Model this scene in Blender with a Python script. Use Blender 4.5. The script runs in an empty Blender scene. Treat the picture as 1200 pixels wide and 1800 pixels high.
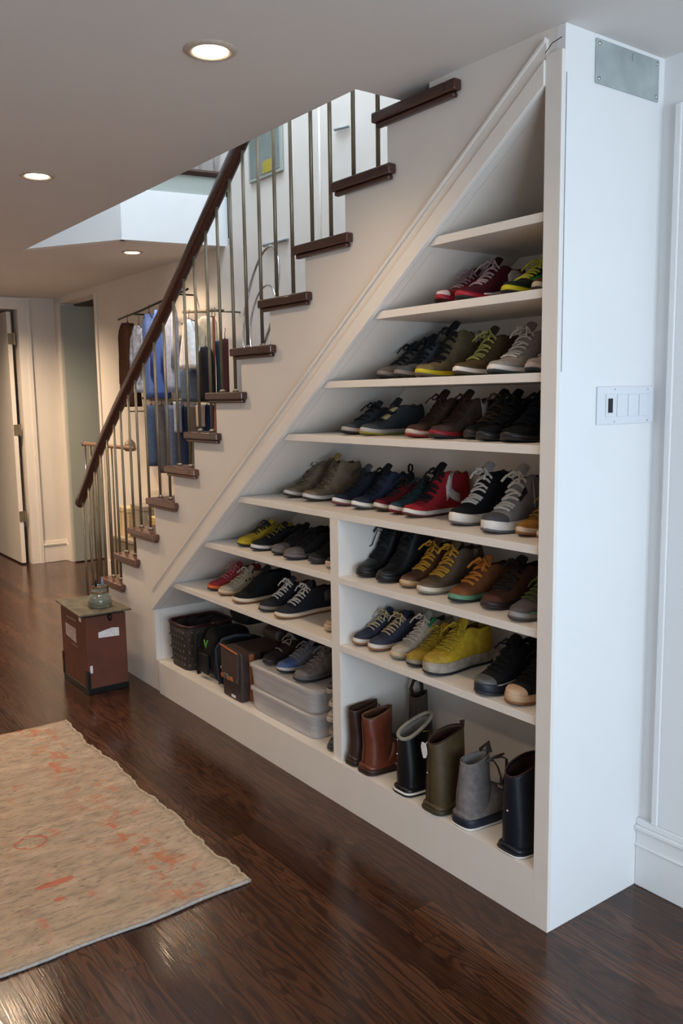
import bpy, math, random
from mathutils import Vector, Matrix
random.seed(7)
PI = math.pi
S = bpy.context.scene
col = S.collection
S.view_settings.view_transform = 'Standard'
S.view_settings.look = 'None'
S.view_settings.gamma = 1.0
S.view_settings.use_curve_mapping = False
S.view_settings.exposure = 0.0

# ------------------------------------------------------------------ camera
YAW, PITCH, ROLL, FPX = math.radians(53.6441), math.radians(7.5894), math.radians(-0.8768), 1514.72
CAM = Vector((1.53288, -1.86159, 1.56127))
_f = Vector((-math.sin(YAW)*math.cos(PITCH), math.cos(YAW)*math.cos(PITCH), -math.sin(PITCH)))
_r0 = Vector((math.cos(YAW), math.sin(YAW), 0))
_u0 = _r0.cross(_f)
_r = _r0*math.cos(ROLL) + _u0*math.sin(ROLL)
_u = -_r0*math.sin(ROLL) + _u0*math.cos(ROLL)
cd = bpy.data.cameras.new('camera')
cam = bpy.data.objects.new('camera', cd)
col.objects.link(cam)
cam.matrix_world = Matrix(((_r.x, _u.x, -_f.x, CAM.x), (_r.y, _u.y, -_f.y, CAM.y), (_r.z, _u.z, -_f.z, CAM.z), (0, 0, 0, 1)))
cd.sensor_fit = 'VERTICAL'; cd.sensor_height = 36; cd.lens = FPX/1800*36
cd.clip_start = 0.05
S.camera = cam

def pl(u, v, ax, val):
    """point of the real surface (axis = value) seen at a measured photo position"""
    d = _r*((u-600)/FPX) - _u*((v-900)/FPX) + _f
    return CAM + d*((val-CAM[ax])/d[ax])

# ------------------------------------------------------------------ materials
def lin(h):
    if isinstance(h, str):
        h = h.lstrip('#'); c = [int(h[i:i+2], 16)/255 for i in (0, 2, 4)]
        return tuple((x/12.92 if x <= .04045 else ((x+.055)/1.055)**2.4) for x in c)
    return h
MATS = {}
def mat(name, color, rough=.6, metal=0, var=.12, scale=60, bump=.15, bscale=None, spec=.5, coat=0, trans=0, stretch=(1, 1, 1)):
    if name in MATS: return MATS[name]
    m = bpy.data.materials.new(name); m.use_nodes = True
    nt = m.node_tree; b = nt.nodes['Principled BSDF']
    c = lin(color)
    tc = nt.nodes.new('ShaderNodeTexCoord'); mp = nt.nodes.new('ShaderNodeMapping')
    mp.inputs['Scale'].default_value = stretch
    nt.links.new(tc.outputs['Object'], mp.inputs['Vector'])
    n = nt.nodes.new('ShaderNodeTexNoise'); n.inputs['Scale'].default_value = scale; n.inputs['Detail'].default_value = 4
    nt.links.new(mp.outputs[0], n.inputs['Vector'])
    r = nt.nodes.new('ShaderNodeValToRGB')
    r.color_ramp.elements[0].position = .3; r.color_ramp.elements[1].position = .7
    r.color_ramp.elements[0].color = tuple(x*(1-var) for x in c)+(1,)
    r.color_ramp.elements[1].color = tuple(min(1, x*(1+var)) for x in c)+(1,)
    nt.links.new(n.outputs['Fac'], r.inputs['Fac'])
    nt.links.new(r.outputs['Color'], b.inputs['Base Color'])
    b.inputs['Roughness'].default_value = rough; b.inputs['Metallic'].default_value = metal
    b.inputs['Specular IOR Level'].default_value = spec
    b.inputs['Coat Weight'].default_value = coat
    b.inputs['Transmission Weight'].default_value = trans
    if bump:
        n2 = nt.nodes.new('ShaderNodeTexNoise'); n2.inputs['Scale'].default_value = bscale or scale*6
        n2.inputs['Detail'].default_value = 2
        nt.links.new(mp.outputs[0], n2.inputs['Vector'])
        bp = nt.nodes.new('ShaderNodeBump'); bp.inputs['Strength'].default_value = bump; bp.inputs['Distance'].default_value = .002
        nt.links.new(n2.outputs['Fac'], bp.inputs['Height']); nt.links.new(bp.outputs[0], b.inputs['Normal'])
    MATS[name] = m
    return m
def dull(h, k=.28, d=.9):
    c = lin(h); g = sum(c)/3
    if c[2] < max(c)*.9: k = .06
    return tuple((x+(g-x)*k)*d for x in c)
def cloth(h, rough=.85):  return mat('fabric_'+h, dull(h), rough, var=.15, scale=90, bump=.35, bscale=700, spec=.25)
def leather(h, rough=.45): return mat('leather_'+h, dull(h), rough, var=.18, scale=35, bump=.2, bscale=260, spec=.4)
def suede(h): return mat('suede_'+h, dull(h), .95, var=.22, scale=45, bump=.3, bscale=500, spec=.15)
def rubber(h, rough=.5):  return mat('rubber_'+h, h, rough, var=.06, scale=30, bump=.05, spec=.4)
def emis(name, color, strength):
    m = bpy.data.materials.new(name); m.use_nodes = True
    nt = m.node_tree; nt.nodes.clear()
    e = nt.nodes.new('ShaderNodeEmission'); e.inputs[0].default_value = lin(color)+(1,); e.inputs[1].default_value = strength
    o = nt.nodes.new('ShaderNodeOutputMaterial'); nt.links.new(e.outputs[0], o.inputs[0])
    return m

M_WALL = mat('wall_paint', (.72, .67, .61), .75, var=.02, scale=3, bump=.03, bscale=60)
M_CEIL = mat('ceiling_paint', (.70, .66, .62), .85, var=.015, scale=3, bump=.02, bscale=60)
M_TRIM = mat('white_trim_paint', (.76, .71, .65), .42, var=.02, scale=6, bump=.02, bscale=80)
M_SHELF = mat('white_shelf_paint', (.76, .71, .65), .45, var=.02, scale=8, bump=.02, bscale=80)
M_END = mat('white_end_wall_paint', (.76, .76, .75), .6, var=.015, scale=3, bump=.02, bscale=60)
M_GREEN = mat('grey_green_paint', (.36, .39, .35), .35, var=.05, scale=2, bump=.02)
M_WOOD = mat('dark_stained_oak', '#3b1d14', .32, var=.35, scale=14, bump=.15, bscale=90, stretch=(1, 6, 6), coat=.3)
M_WOOD2 = mat('lighter_stained_oak', '#5a3322', .35, var=.35, scale=14, bump=.15, bscale=90, stretch=(1, 6, 6), coat=.3)  # same stained oak in a lighter tone, used on the lower treads
M_NICKEL = mat('brushed_bronze_nickel', '#857a66', .42, metal=.6, var=.1, scale=20, bump=.05)
M_CHROME = mat('chrome', '#c8c8c8', .12, metal=1, var=.02, scale=10, bump=0)
M_BLACK = mat('black_metal', '#121212', .4, metal=.3, var=.05, scale=20, bump=.05)
M_GAP = mat('dark_gap_paint', '#0c0c0d', .9, var=.05, scale=10, bump=0)

def floor_mat():
    m = bpy.data.materials.new('oak_plank_floor'); m.use_nodes = True
    nt = m.node_tree; N = nt.nodes; K = nt.links; b = N['Principled BSDF']
    tc = N.new('ShaderNodeTexCoord')
    sep = N.new('ShaderNodeSeparateXYZ'); K.new(tc.outputs['Object'], sep.inputs[0])
    PW, PLn = .083, 1.35
    def math_(op, a, bb=None, c=None):
        n = N.new('ShaderNodeMath'); n.operation = op
        for i, x in enumerate((a, bb, c)):
            if x is None: continue
            if isinstance(x, (int, float)): n.inputs[i].default_value = x
            else: K.new(x, n.inputs[i])
        return n.outputs[0]
    yv = math_('DIVIDE', sep.outputs['Y'], PW)
    row = math_('FLOOR', yv); fy = math_('FRACT', yv)
    wr = N.new('ShaderNodeTexWhiteNoise'); wr.noise_dimensions = '1D'; K.new(row, wr.inputs['W'])
    xv = math_('ADD', math_('DIVIDE', sep.outputs['X'], PLn), math_('MULTIPLY', wr.outputs['Value'], 7.3))
    cx_ = math_('FLOOR', xv); fx = math_('FRACT', xv)
    idv = N.new('ShaderNodeCombineXYZ'); K.new(row, idv.inputs[0]); K.new(cx_, idv.inputs[1])
    wn = N.new('ShaderNodeTexWhiteNoise'); wn.noise_dimensions = '2D'; K.new(idv.outputs[0], wn.inputs['Vector'])
    pid = wn.outputs['Value']
    # grain coordinates: stretched along X, offset per plank
    gc = N.new('ShaderNodeCombineXYZ')
    K.new(math_('ADD', math_('MULTIPLY', sep.outputs['X'], 1.5), math_('MULTIPLY', pid, 37)), gc.inputs[0])
    K.new(math_('ADD', math_('MULTIPLY', sep.outputs['Y'], 11), math_('MULTIPLY', pid, 11)), gc.inputs[1])
    K.new(math_('MULTIPLY', pid, 5), gc.inputs[2])
    n1 = N.new('ShaderNodeTexNoise'); n1.inputs['Scale'].default_value = 1.1; n1.inputs['Detail'].default_value = 2.2; n1.inputs['Distortion'].default_value = .5
    K.new(gc.outputs[0], n1.inputs['Vector'])
    # cathedral rings from noise field
    ring = math_('FRACT', math_('ADD', math_('ADD', math_('MULTIPLY', sep.outputs['Y'], 26), math_('MULTIPLY', pid, 13)), math_('MULTIPLY', n1.outputs['Fac'], 11)))
    ringt = math_('ABSOLUTE', math_('SUBTRACT', ring, .5))
    rr = N.new('ShaderNodeValToRGB'); rr.color_ramp.elements[0].position = .02; rr.color_ramp.elements[1].position = .30
    K.new(ringt, rr.inputs['Fac'])
    # fine pores
    gc2 = N.new('ShaderNodeCombineXYZ')
    K.new(math_('MULTIPLY', sep.outputs['X'], 9), gc2.inputs[0]); K.new(math_('MULTIPLY', sep.outputs['Y'], 240), gc2.inputs[1]); K.new(pid, gc2.inputs[2])
    n2 = N.new('ShaderNodeTexNoise'); n2.inputs['Scale'].default_value = 1.0; n2.inputs['Detail'].default_value = 3
    K.new(gc2.outputs[0], n2.inputs['Vector'])
    r2 = N.new('ShaderNodeValToRGB'); r2.color_ramp.elements[0].position = .38; r2.color_ramp.elements[1].position = .58
    K.new(n2.outputs['Fac'], r2.inputs['Fac'])
    plank = N.new('ShaderNodeValToRGB')
    e = plank.color_ramp.elements
    e[0].position = 0; e[0].color = lin('#38200f')+(1,)
    e[1].position = 1; e[1].color = lin('#66422a')+(1,)
    k = e.new(.35); k.color = lin('#472a17')+(1,)
    k = e.new(.7); k.color = lin('#553420')+(1,)
    K.new(pid, plank.inputs['Fac'])
    def mix(fac, a, bb, mode='MIX'):
        n = N.new('ShaderNodeMix'); n.data_type = 'RGBA'; n.blend_type = mode
        if isinstance(fac, float): n.inputs[0].default_value = fac
        else: K.new(fac, n.inputs[0])
        for i, x in ((6, a), (7, bb)):
            if isinstance(x, tuple): n.inputs[i].default_value = x
            else: K.new(x, n.inputs[i])
        return n.outputs[2]
    inv = math_('SUBTRACT', 1.0, rr.outputs['Color'])
    c1 = mix(math_('MULTIPLY', inv, .85), plank.outputs['Color'], lin('#130a06')+(1,))
    inv2 = math_('SUBTRACT', 1.0, r2.outputs['Color'])
    c2 = mix(math_('MULTIPLY', inv2, .5), c1, lin('#25110b')+(1,))
    # blotchy stain
    n3 = N.new('ShaderNodeTexNoise'); n3.inputs['Scale'].default_value = 2.2; n3.inputs['Detail'].default_value = 3
    K.new(gc.outputs[0], n3.inputs['Vector'])
    c3 = mix(math_('MULTIPLY', n3.outputs['Fac'], .45), c2, lin('#3a1c12')+(1,))
    # seams
    ex = math_('MINIMUM', fy, math_('SUBTRACT', 1.0, fy))
    sy = math_('LESS_THAN', ex, .012)
    exx = math_('MINIMUM', fx, math_('SUBTRACT', 1.0, fx))
    sx = math_('LESS_THAN', exx, .0009)
    seam = math_('MAXIMUM', sy, sx)
    c4 = mix(math_('MULTIPLY', seam, .75), c3, lin('#120806')+(1,))
    K.new(c4, b.inputs['Base Color'])
    K.new(math_('ADD', .13, math_('MULTIPLY', inv2, .10)), b.inputs['Roughness'])
    b.inputs['Specular IOR Level'].default_value = .5
    bp = N.new('ShaderNodeBump'); bp.inputs['Strength'].default_value = .07; bp.inputs['Distance'].default_value = .0015
    hh = math_('SUBTRACT', r2.outputs['Color'], math_('MULTIPLY', seam, 2.0))
    K.new(hh, bp.inputs['Height']); K.new(bp.outputs[0], b.inputs['Normal'])
    return m
M_FLOOR = floor_mat()

RUGM = [tuple(pl(u, v, 2, .01))[:2] for u, v in ((97, 1552), (55, 1480), (105, 1580))]
def rug_mat():
    m = bpy.data.materials.new('faded_wool_rug'); m.use_nodes = True
    nt = m.node_tree; N = nt.nodes; K = nt.links; b = N['Principled BSDF']
    tc = N.new('ShaderNodeTexCoord')
    def noise(sc, det, st=(1, 1, 1), dist=0):
        mp = N.new('ShaderNodeMapping'); mp.inputs['Scale'].default_value = st; K.new(tc.outputs['Object'], mp.inputs[0])
        n = N.new('ShaderNodeTexNoise'); n.inputs['Scale'].default_value = sc; n.inputs['Detail'].default_value = det; n.inputs['Distortion'].default_value = dist
        K.new(mp.outputs[0], n.inputs['Vector']); return n.outputs['Fac']
    def ramp(src, p0, p1, c0=(0, 0, 0, 1), c1=(1, 1, 1, 1)):
        r = N.new('ShaderNodeValToRGB'); r.color_ramp.elements[0].position = p0; r.color_ramp.elements[1].position = p1
        r.color_ramp.elements[0].color = c0; r.color_ramp.elements[1].color = c1
        K.new(src, r.inputs['Fac']); return r.outputs['Color']
    def mth(op, a, c, d=None):
        n = N.new('ShaderNodeMath'); n.operation = op
        for i, x in enumerate((a, c, d)):
            if x is None: continue
            if isinstance(x, (int, float)): n.inputs[i].default_value = x
            else: K.new(x, n.inputs[i])
        return n.outputs[0]
    def mix(fac, a, c):
        n = N.new('ShaderNodeMix'); n.data_type = 'RGBA'
        K.new(fac, n.inputs[0])
        for i, x in ((6, a), (7, c)):
            if isinstance(x, tuple): n.inputs[i].default_value = x
            else: K.new(x, n.inputs[i])
        return n.outputs[2]
    base = ramp(noise(9, 6, (2.2, .8, 1)), .30, .72, lin('#9d8b76')+(1,), lin('#baa48c')+(1,))
    grey = ramp(noise(26, 6, (2.8, .7, 1), .6), .50, .68)
    base = mix(mth('MULTIPLY', grey, .55), base, lin('#706a66')+(1,))
    sep = N.new('ShaderNodeSeparateXYZ'); K.new(tc.outputs['Object'], sep.inputs[0])
    # faded orange border band along the long edge (y ~ -.66 .. -.80) and right edge
    def band(axis, c, w):
        d = mth('ABSOLUTE', mth('SUBTRACT', sep.outputs[axis], c), 0)
        return mth('LESS_THAN', d, w)
    wear = ramp(noise(16, 5, (1, 1, 1), .8), .48, .60)
    worn = ramp(noise(3, 2), .42, .62)
    b1 = mth('MAXIMUM', band('Y', -.665, .012), mth('MAXIMUM', band('Y', -.78, .010), band('Y', -.72, .022)))
    base = mix(mth('MULTIPLY', mth('MULTIPLY', mth('ADD', mth('MULTIPLY', b1, .6), .0), wear), worn), base, lin('#b9532f')+(1,))
    tint = ramp(mth('ABSOLUTE', mth('ADD', sep.outputs['Y'], .74), 0), .02, .16, (1, 1, 1, 1), (0, 0, 0, 1))
    base = mix(mth('MULTIPLY', mth('MULTIPLY', tint, wear), .5), base, lin('#b06a48')+(1,))
    # scattered salmon motifs
    v = N.new('ShaderNodeTexVoronoi'); v.inputs['Scale'].default_value = 2.6
    mp = N.new('ShaderNodeMapping'); mp.inputs['Scale'].default_value = (1.0, 1.5, 1); mp.inputs['Location'].default_value = (.31, .1, 0)
    K.new(tc.outputs['Object'], mp.inputs[0]); K.new(mp.outputs[0], v.inputs['Vector'])
    ringd = mth('ABSOLUTE', mth('SUBTRACT', v.outputs['Distance'], .17), 0)
    rg = mth('LESS_THAN', ringd, .035)
    spot = ramp(noise(9, 3, (1, 2.2, 1), .5), .60, .66)
    far = mth('LESS_THAN', sep.outputs['Y'], -.88)
    patt = mth('MULTIPLY', far, mth('MAXIMUM', mth('MULTIPLY', rg, wear), mth('MULTIPLY', spot, wear)))
    base = mix(mth('MULTIPLY', patt, .45), base, lin('#c4604a')+(1,))
    def ell(cx_, cy_, rx_, ry_, inner=0):
        a = mth('DIVIDE', mth('SUBTRACT', sep.outputs['X'], cx_), rx_); b_ = mth('DIVIDE', mth('SUBTRACT', sep.outputs['Y'], cy_), ry_)
        d = mth('ADD', mth('MULTIPLY', a, a), mth('MULTIPLY', b_, b_)); d = mth('ADD', d, mth('MULTIPLY', noise(30, 3), 1.2))
        e_ = mth('LESS_THAN', d, 1.5)
        return mth('SUBTRACT', e_, mth('LESS_THAN', d, 1.5-inner)) if inner else e_
    mk = ell(RUGM[0][0], RUGM[0][1], .018, .065)
    mk = mth('MAXIMUM', mk, ell(RUGM[1][0], RUGM[1][1], .055, .06, .30)); mk = mth('MAXIMUM', mk, ell(RUGM[2][0], RUGM[2][1], .012, .02))
    base = mix(mth('MULTIPLY', mk, .7), base, lin('#b8553f')+(1,))
    dk = ramp(noise(60, 3, (2, .6, 1)), .60, .70)
    base = mix(mth('MULTIPLY', dk, .55), base, lin('#5d5148')+(1,))
    K.new(base, b.inputs['Base Color']); b.inputs['Roughness'].default_value = .95; b.inputs['Specular IOR Level'].default_value = .1
    bp = N.new('ShaderNodeBump'); bp.inputs['Strength'].default_value = .5; bp.inputs['Distance'].default_value = .003
    K.new(noise(300, 2), bp.inputs['Height']); K.new(bp.outputs[0], b.inputs['Normal'])
    return m

# ------------------------------------------------------------------ mesh builder
class MB:
    def __init__(s): s.v = []; s.f = []
    def add(s, vs, fs):
        o = len(s.v); s.v += [tuple(p) for p in vs]; s.f += [tuple(i+o for i in f) for f in fs]; return s
    def box(s, x0, x1, y0, y1, z0, z1):
        return s.add([(x0,y0,z0),(x1,y0,z0),(x1,y1,z0),(x0,y1,z0),(x0,y0,z1),(x1,y0,z1),(x1,y1,z1),(x0,y1,z1)],
                     [(0,3,2,1),(4,5,6,7),(0,1,5,4),(1,2,6,5),(2,3,7,6),(3,0,4,7)])
    def prism(s, pts, axis, a0, a1):
        """closed polygon (2D, ccw seen from +axis... orientation fixed later) extruded along axis 0/1/2"""
        def P(p, a):
            return (a, p[0], p[1]) if axis == 0 else (p[0], a, p[1]) if axis == 1 else (p[0], p[1], a)
        n = len(pts)
        vs = [P(p, a0) for p in pts]+[P(p, a1) for p in pts]
        fs = [tuple(range(n))[::-1], tuple(range(n, 2*n))]+[(i, (i+1) % n, (i+1) % n+n, i+n) for i in range(n)]
        return s.add(vs, fs)
    def tube(s, pts, r, n=6, cap=True, up=None):
        pts = [Vector(p) for p in pts]; rings = []
        rr = r if isinstance(r, (list, tuple)) else [r]*len(pts)
        prev = None
        for i, p in enumerate(pts):
            t = (pts[min(i+1, len(pts)-1)]-pts[max(i-1, 0)])
            if t.length < 1e-9: t = Vector((0, 0, 1))
            t.normalize()
            if prev is None:
                a = Vector(up) if up else (Vector((0, 0, 1)) if abs(t.z) < .9 else Vector((1, 0, 0)))
                e1 = (a - t*a.dot(t)).normalized()
            else:
                e1 = (prev - t*prev.dot(t))
                e1 = e1.normalized() if e1.length > 1e-6 else t.orthogonal().normalized()
            prev = e1; e2 = t.cross(e1)
            ra = rr[i]; ra, rb = ra if isinstance(ra, tuple) else (ra, ra)
            rings.append([p+e1*math.cos(2*PI*k/n)*ra+e2*math.sin(2*PI*k/n)*rb for k in range(n)])
        return s.loft(rings, closed=True, cap=cap)
    def loft(s, rings, closed=True, cap=True):
        n = len(rings[0]); vs = [p for r in rings for p in r]; fs = []
        for i in range(len(rings)-1):
            for k in range(n if closed else n-1):
                a = i*n+k; b = i*n+(k+1) % n
                fs.append((a, b, b+n, a+n))
        if cap:
            fs.append(tuple(range(n))[::-1]); fs.append(tuple(range((len(rings)-1)*n, len(rings)*n)))
        return s.add(vs, fs)
    def lathe(s, prof, c=(0, 0, 0), n=20, cap=True):
        rings = [[(c[0]+r*math.cos(2*PI*k/n), c[1]+r*math.sin(2*PI*k/n), c[2]+z) for k in range(n)] for r, z in prof]
        return s.loft(rings, cap=cap)
    def blob(s, c, r, nu=12, nv=8, e=1.0, fn=None):
        def sp(x): return math.copysign(abs(x)**e, x)
        rings = []
        for j in range(nv+1):
            th = -PI/2 + PI*(j+.0)/nv; th = max(-PI/2+.05, min(PI/2-.05, th))
            ring = []
            for k in range(nu):
                ph = 2*PI*k/nu
                d = Vector((sp(math.cos(th))*sp(math.cos(ph))*r[0], sp(math.cos(th))*sp(math.sin(ph))*r[1], sp(math.sin(th))*r[2]))
                if fn: d = fn(d)
                ring.append(Vector(c)+d)
            rings.append(ring)
        return s.loft(rings)
    def build(s, name, m, parent=None, smooth=False, sub=0, bevel=0, solid=0, xf=None):
        me = bpy.data.meshes.new(name)
        vs = s.v if xf is None else [tuple(xf @ Vector(p)) for p in s.v]
        me.from_pydata(vs, [], s.f)
        import bmesh
        bm = bmesh.new(); bm.from_mesh(me); bmesh.ops.recalc_face_normals(bm, faces=bm.faces); bm.to_mesh(me); bm.free()
        me.materials.append(m)
        if smooth:
            for p in me.polygons: p.use_smooth = True
        o = bpy.data.objects.new(name, me); col.objects.link(o)
        if parent: o.parent = parent
        if solid:
            md = o.modifiers.new('s', 'SOLIDIFY'); md.thickness = solid; md.offset = 0
        if bevel:
            md = o.modifiers.new('b', 'BEVEL'); md.width = bevel; md.segments = 2; md.limit_method = 'ANGLE'
        if sub:
            md = o.modifiers.new('u', 'SUBSURF'); md.levels = sub; md.render_levels = sub
        return o
def tag(o, label, cat, group=None):
    o['label'] = label; o['category'] = cat
    if group: o['group'] = group
    return o
def struct(o, label=None):
    o['kind'] = 'structure'
    if label: o['label'] = label
    return o
def thing(name, label, cat, loc=(0, 0, 0), rz=0, group=None):
    o = bpy.data.objects.new(name, None); col.objects.link(o)
    o.empty_display_size = .1
    o.location = loc; o.rotation_euler = (0, 0, rz)
    return tag(o, label, cat, group)
def box(x0, x1, y0, y1, z0, z1): return MB().box(x0, x1, y0, y1, z0, z1)
def lerp(tab, x):
    if x <= tab[0][0]: return tab[0][1]
    for (a, b), (c, d) in zip(tab, tab[1:]):
        if x <= c:
            t = (x-a)/(c-a)
            return b+(d-b)*t
    return tab[-1][1]

# ------------------------------------------------------------------ dimensions
H = 2.5; H2 = 2.535
D = .43                 # depth of cabinet
XR, XDIV0, XDIV1, XL = -.055, -1.072, -1.02, -2.70
SL = .7241              # slope of the stairs
def zdiag(x): return .445+(x-XL)*SL
YW = .95                # wall behind the stairs
XW = -6.88              # far left wall
X_E, Y_S = 3.6, -4.4    # window wall, wall behind the camera

# ------------------------------------------------------------------ setting
struct(box(-10, X_E+.2, Y_S-.2, 3.2, -.1, 0).build('floor', M_FLOOR), 'dark stained oak plank floor')
# ceiling pieces around the stairwell opening
YE = -.15
P1 = (-4.35, YE); P2 = (-3.62, .30); P3 = (-3.50, YW+.02)
cb = MB()
cb.box(-4.35, X_E+.2, Y_S-.2, YE, H, H+.05)
cb.box(-.685, X_E+.2, YE, YW+.6, H, H+.05)
struct(cb.build('ceiling', M_CEIL), 'plain ceiling with recessed lights')
cb = MB()
cb.prism([(-10, Y_S-.2), (-4.35, Y_S-.2), P1, P2, P3, (-3.50, 3.2), (-10, 3.2)], 2, H2, H2+.05)
struct(cb.build('ceiling', M_CEIL), 'far ceiling beyond the stairwell')
# edge of the opening: upper floor thickness
UF = 2.84
fb = MB()
for a, b in ((P1, P2), (P2, P3)):
    d = Vector((b[0]-a[0], b[1]-a[1])).normalized(); nn = Vector((-d.y, d.x))*.06
    e = nn*.06; fb.prism([(a[0]-e.x, a[1]-e.y), (b[0]-e.x, b[1]-e.y), (b[0]+nn.x, b[1]+nn.y), (a[0]+nn.x, a[1]+nn.y)], 2, H2-.0005, UF)
struct(fb.build('trim_1', M_END), 'white painted edge of the upper floor')
fb = MB()
for a, b in ((P1, P2), (P2, P3)):
    d = Vector((b[0]-a[0], b[1]-a[1])).normalized(); nn = Vector((-d.y, d.x))
    q = lambda p, k: (p[0]+nn.x*k, p[1]+nn.y*k)
    fb.prism([q(a, .01), q(b, .01), q(b, .06), q(a, .06)], 2, UF, 2.955)
struct(fb.build('trim_2', M_GREEN), 'grey band under the upper landing')
# inner faces of the other sides of the opening
struct(box(-4.35, -.62, YE-.06, YE, H+.05, 5.2).build('wall_stairwell_front', M_END))
struct(box(-.685, -.62, YE, YW, H+.05, 2.76).build('trim_3', M_END))
struct(box(-10, X_E, YE-1.5, 3.2, 5.2, 5.25).build('ceiling', M_CEIL), 'upper ceiling')
struct(box(-8.2, -8.1, YE-1.5, 3.2, 2.9, 5.2).build('wall_upper_left', M_GREEN))
struct(box(1.2, 1.3, YE-.06, YW, 2.55, 5.2).build('wall_upper_right', M_END))
struct(box(-10, -4.5, YE-1.5, 3.2, 2.60, 2.94).build('floor', M_FLOOR), 'upper floor')
struct(box(-4.5, -3.72, .5, 3.2, 2.60, 2.94).build('floor', M_FLOOR), 'upper landing floor')
struct(box(-10, -4.35, YE-1.5, YE-1.4, 2.9, 5.2).build('wall_upper_front', M_GREEN))

# wall behind the stairs: doorway x -6.7 .. -5.80
wb = MB()
DX0, DX1, DH = -6.72, -5.82, 2.475
wb.box(XW-.1, DX0, YW, YW+.14, 0, H2); wb.box(DX0, DX1, YW, YW+.14, DH, H2)
wb.box(DX1, -3.45, YW, YW+.14, 0, H2); wb.box(-3.45, 1.3, YW, YW+.14, 0, 5.2); wb.box(-8.2, -3.45, YW, YW+.14, 2.96, 5.2)
struct(wb.build('wall_back', M_WALL), 'plain wall behind the staircase')
# little room behind that doorway
struct(box(-7.6, -5.0, 2.6, 2.7, 0, H2).build('wall_room', M_WALL))
# grey green door opened inward at the left jamb
dr = box(DX0+.003, DX0+.045, YW+.004, YW+.98, .01, DH-.02).build('door_1', M_GREEN, bevel=.002)
struct(dr, 'grey green door standing open')
MB().tube([(DX0+.05, YW+.42, 1.10), (DX0+.10, YW+.42, 1.10), (DX0+.105, YW+.34, 1.10), (DX0+.105, YW+.30, 1.10)], .009, 8).build('door_handle', M_NICKEL, dr, True)

# left wall with a door that stands open into the next room
lw = MB()
LY0, LY1, LH = -.40, .60, 2.42
lw.box(XW-.12, XW, Y_S-.2, LY0, 0, H2); lw.box(XW-.12, XW, LY0, LY1, LH, H2); lw.box(XW-.12, XW, LY1, YW+.14, 0, H2)
struct(lw.build('wall_left', M_WALL))
cs = MB()
for k, (w, t) in enumerate(((.11, .018), (.035, .03))):
    off = 0 if k == 0 else .075
    cs.box(XW, XW+t, LY1+off, LY1+off+w, 0, LH+.11 if k == 0 else LH+.11)
    cs.box(XW, XW+t, LY0-off-w, LY0-off, 0, LH+.11)
    cs.box(XW, XW+t-.002, LY0-.105, LY1+.105, LH+off, LH+off+w-.003)
struct(cs.build('trim_4', M_TRIM, bevel=.003), 'white door casing on the left wall')
bb = MB(); bb.box(XW, XW+.02, LY1+.11, YW, 0, .17); bb.box(XW, XW+.03, LY1+.11, YW, .165, .185); bb.box(XW, XW+.012, LY1+.11, YW, .185, .21)
bb.box(XW, DX0-.06, YW-.02, YW, 0, .17)
struct(bb.build('baseboard_left', M_TRIM, bevel=.004))
leaf = box(XW-.92, XW-.03, LY1-.09, LY1-.05, .015, LH-.02).build('door_2', M_TRIM, bevel=.003)
struct(leaf, 'white panel door standing open at the far left')
for z in (.42, 1.25, 2.1):
    MB().box(XW-.0298, XW-.024, LY1-.088, LY1-.030, z, z+.1).tube([(XW-.022, LY1-.030, z-.005), (XW-.022, LY1-.030, z+.105)], .010, 8).build('hinge', M_NICKEL, leaf)
nr = MB(); nr.box(-9.6, -9.5, -2.2, 3.1, 0, H2); nr.box(-9.6, XW-.12, -2.2, -2.1, 0, H2); nr.box(-9.6, XW-.12, 3.0, 3.1, 0, H2)
struct(nr.build('wall_next_room', M_WALL))

# casing round the grey doorway
cs = MB(); cs.box(DX0-.07, DX0, YW-.016, YW, 0, DH+.0); cs.box(DX1, DX1+.05, YW-.012, YW, 0, DH)
struct(cs.build('trim_5', M_TRIM, bevel=.003), 'slim white casing of the grey doorway')
struct(box(DX1+.05, -3.9, YW-.014, YW, 0, .16).build('baseboard_back', M_TRIM, bevel=.004))

# end wall (closes the shelving) faces the window
ew = box(-.03, 0, 0, D+.08, 0, H).build('wall_end', M_END, bevel=.0015)
struct(ew, 'white end wall of the shoe shelves, lit by daylight')
# wall right of it: casing, glazed door
GX0, GX1, GH = .19, 1.35, 2.2
rw = MB(); rw.box(0, GX0, D, D+.1, 0, H); rw.box(GX1, X_E, D, D+.1, 0, H); rw.box(GX0, GX1, D, D+.1, GH, H)
struct(rw.build('wall_right', M_END))
cs = MB(); cs.box(.055, .185, D-.018, D, .225, GH+.16); cs.box(.055, .075, D-.026, D-.018, .225, GH+.16); cs.box(GX1, GX1+.13, D-.018, D, 0, GH+.16); cs.box(.185, GX1, D-.018, D, GH, GH+.16)
struct(cs.build('trim_6', M_END, bevel=.003), 'white casing of the glazed door')
bb = MB(); bb.box(0, .19, D-.022, D, 0, .19); bb.box(0, .19, D-.032, D, .19, .205); bb.box(0, .19, D-.024, D, .205, .225)
bb.box(0, .19, D-.028, D, .135, .142)
struct(bb.build('baseboard_right', M_END, bevel=.004))
gd = MB(); gd.box(GX0, GX0+.10, D+.02, D+.06, 0, GH); gd.box(GX1-.10, GX1, D+.02, D+.06, 0, GH); gd.box(GX0+.1, GX1-.1, D+.02, D+.06, 0, .2); gd.box(GX0+.1, GX1-.1, D+.02, D+.06, GH-.1, GH); gd.box(.74, .80, D+.02, D+.06, .2, GH-.1)
gdo = gd.build('door_3', M_END, bevel=.003); struct(gdo, 'white glazed door at the right edge')
glass = mat('clear_glass', (1, 1, 1), .02, var=0, bump=0, trans=1)
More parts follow.
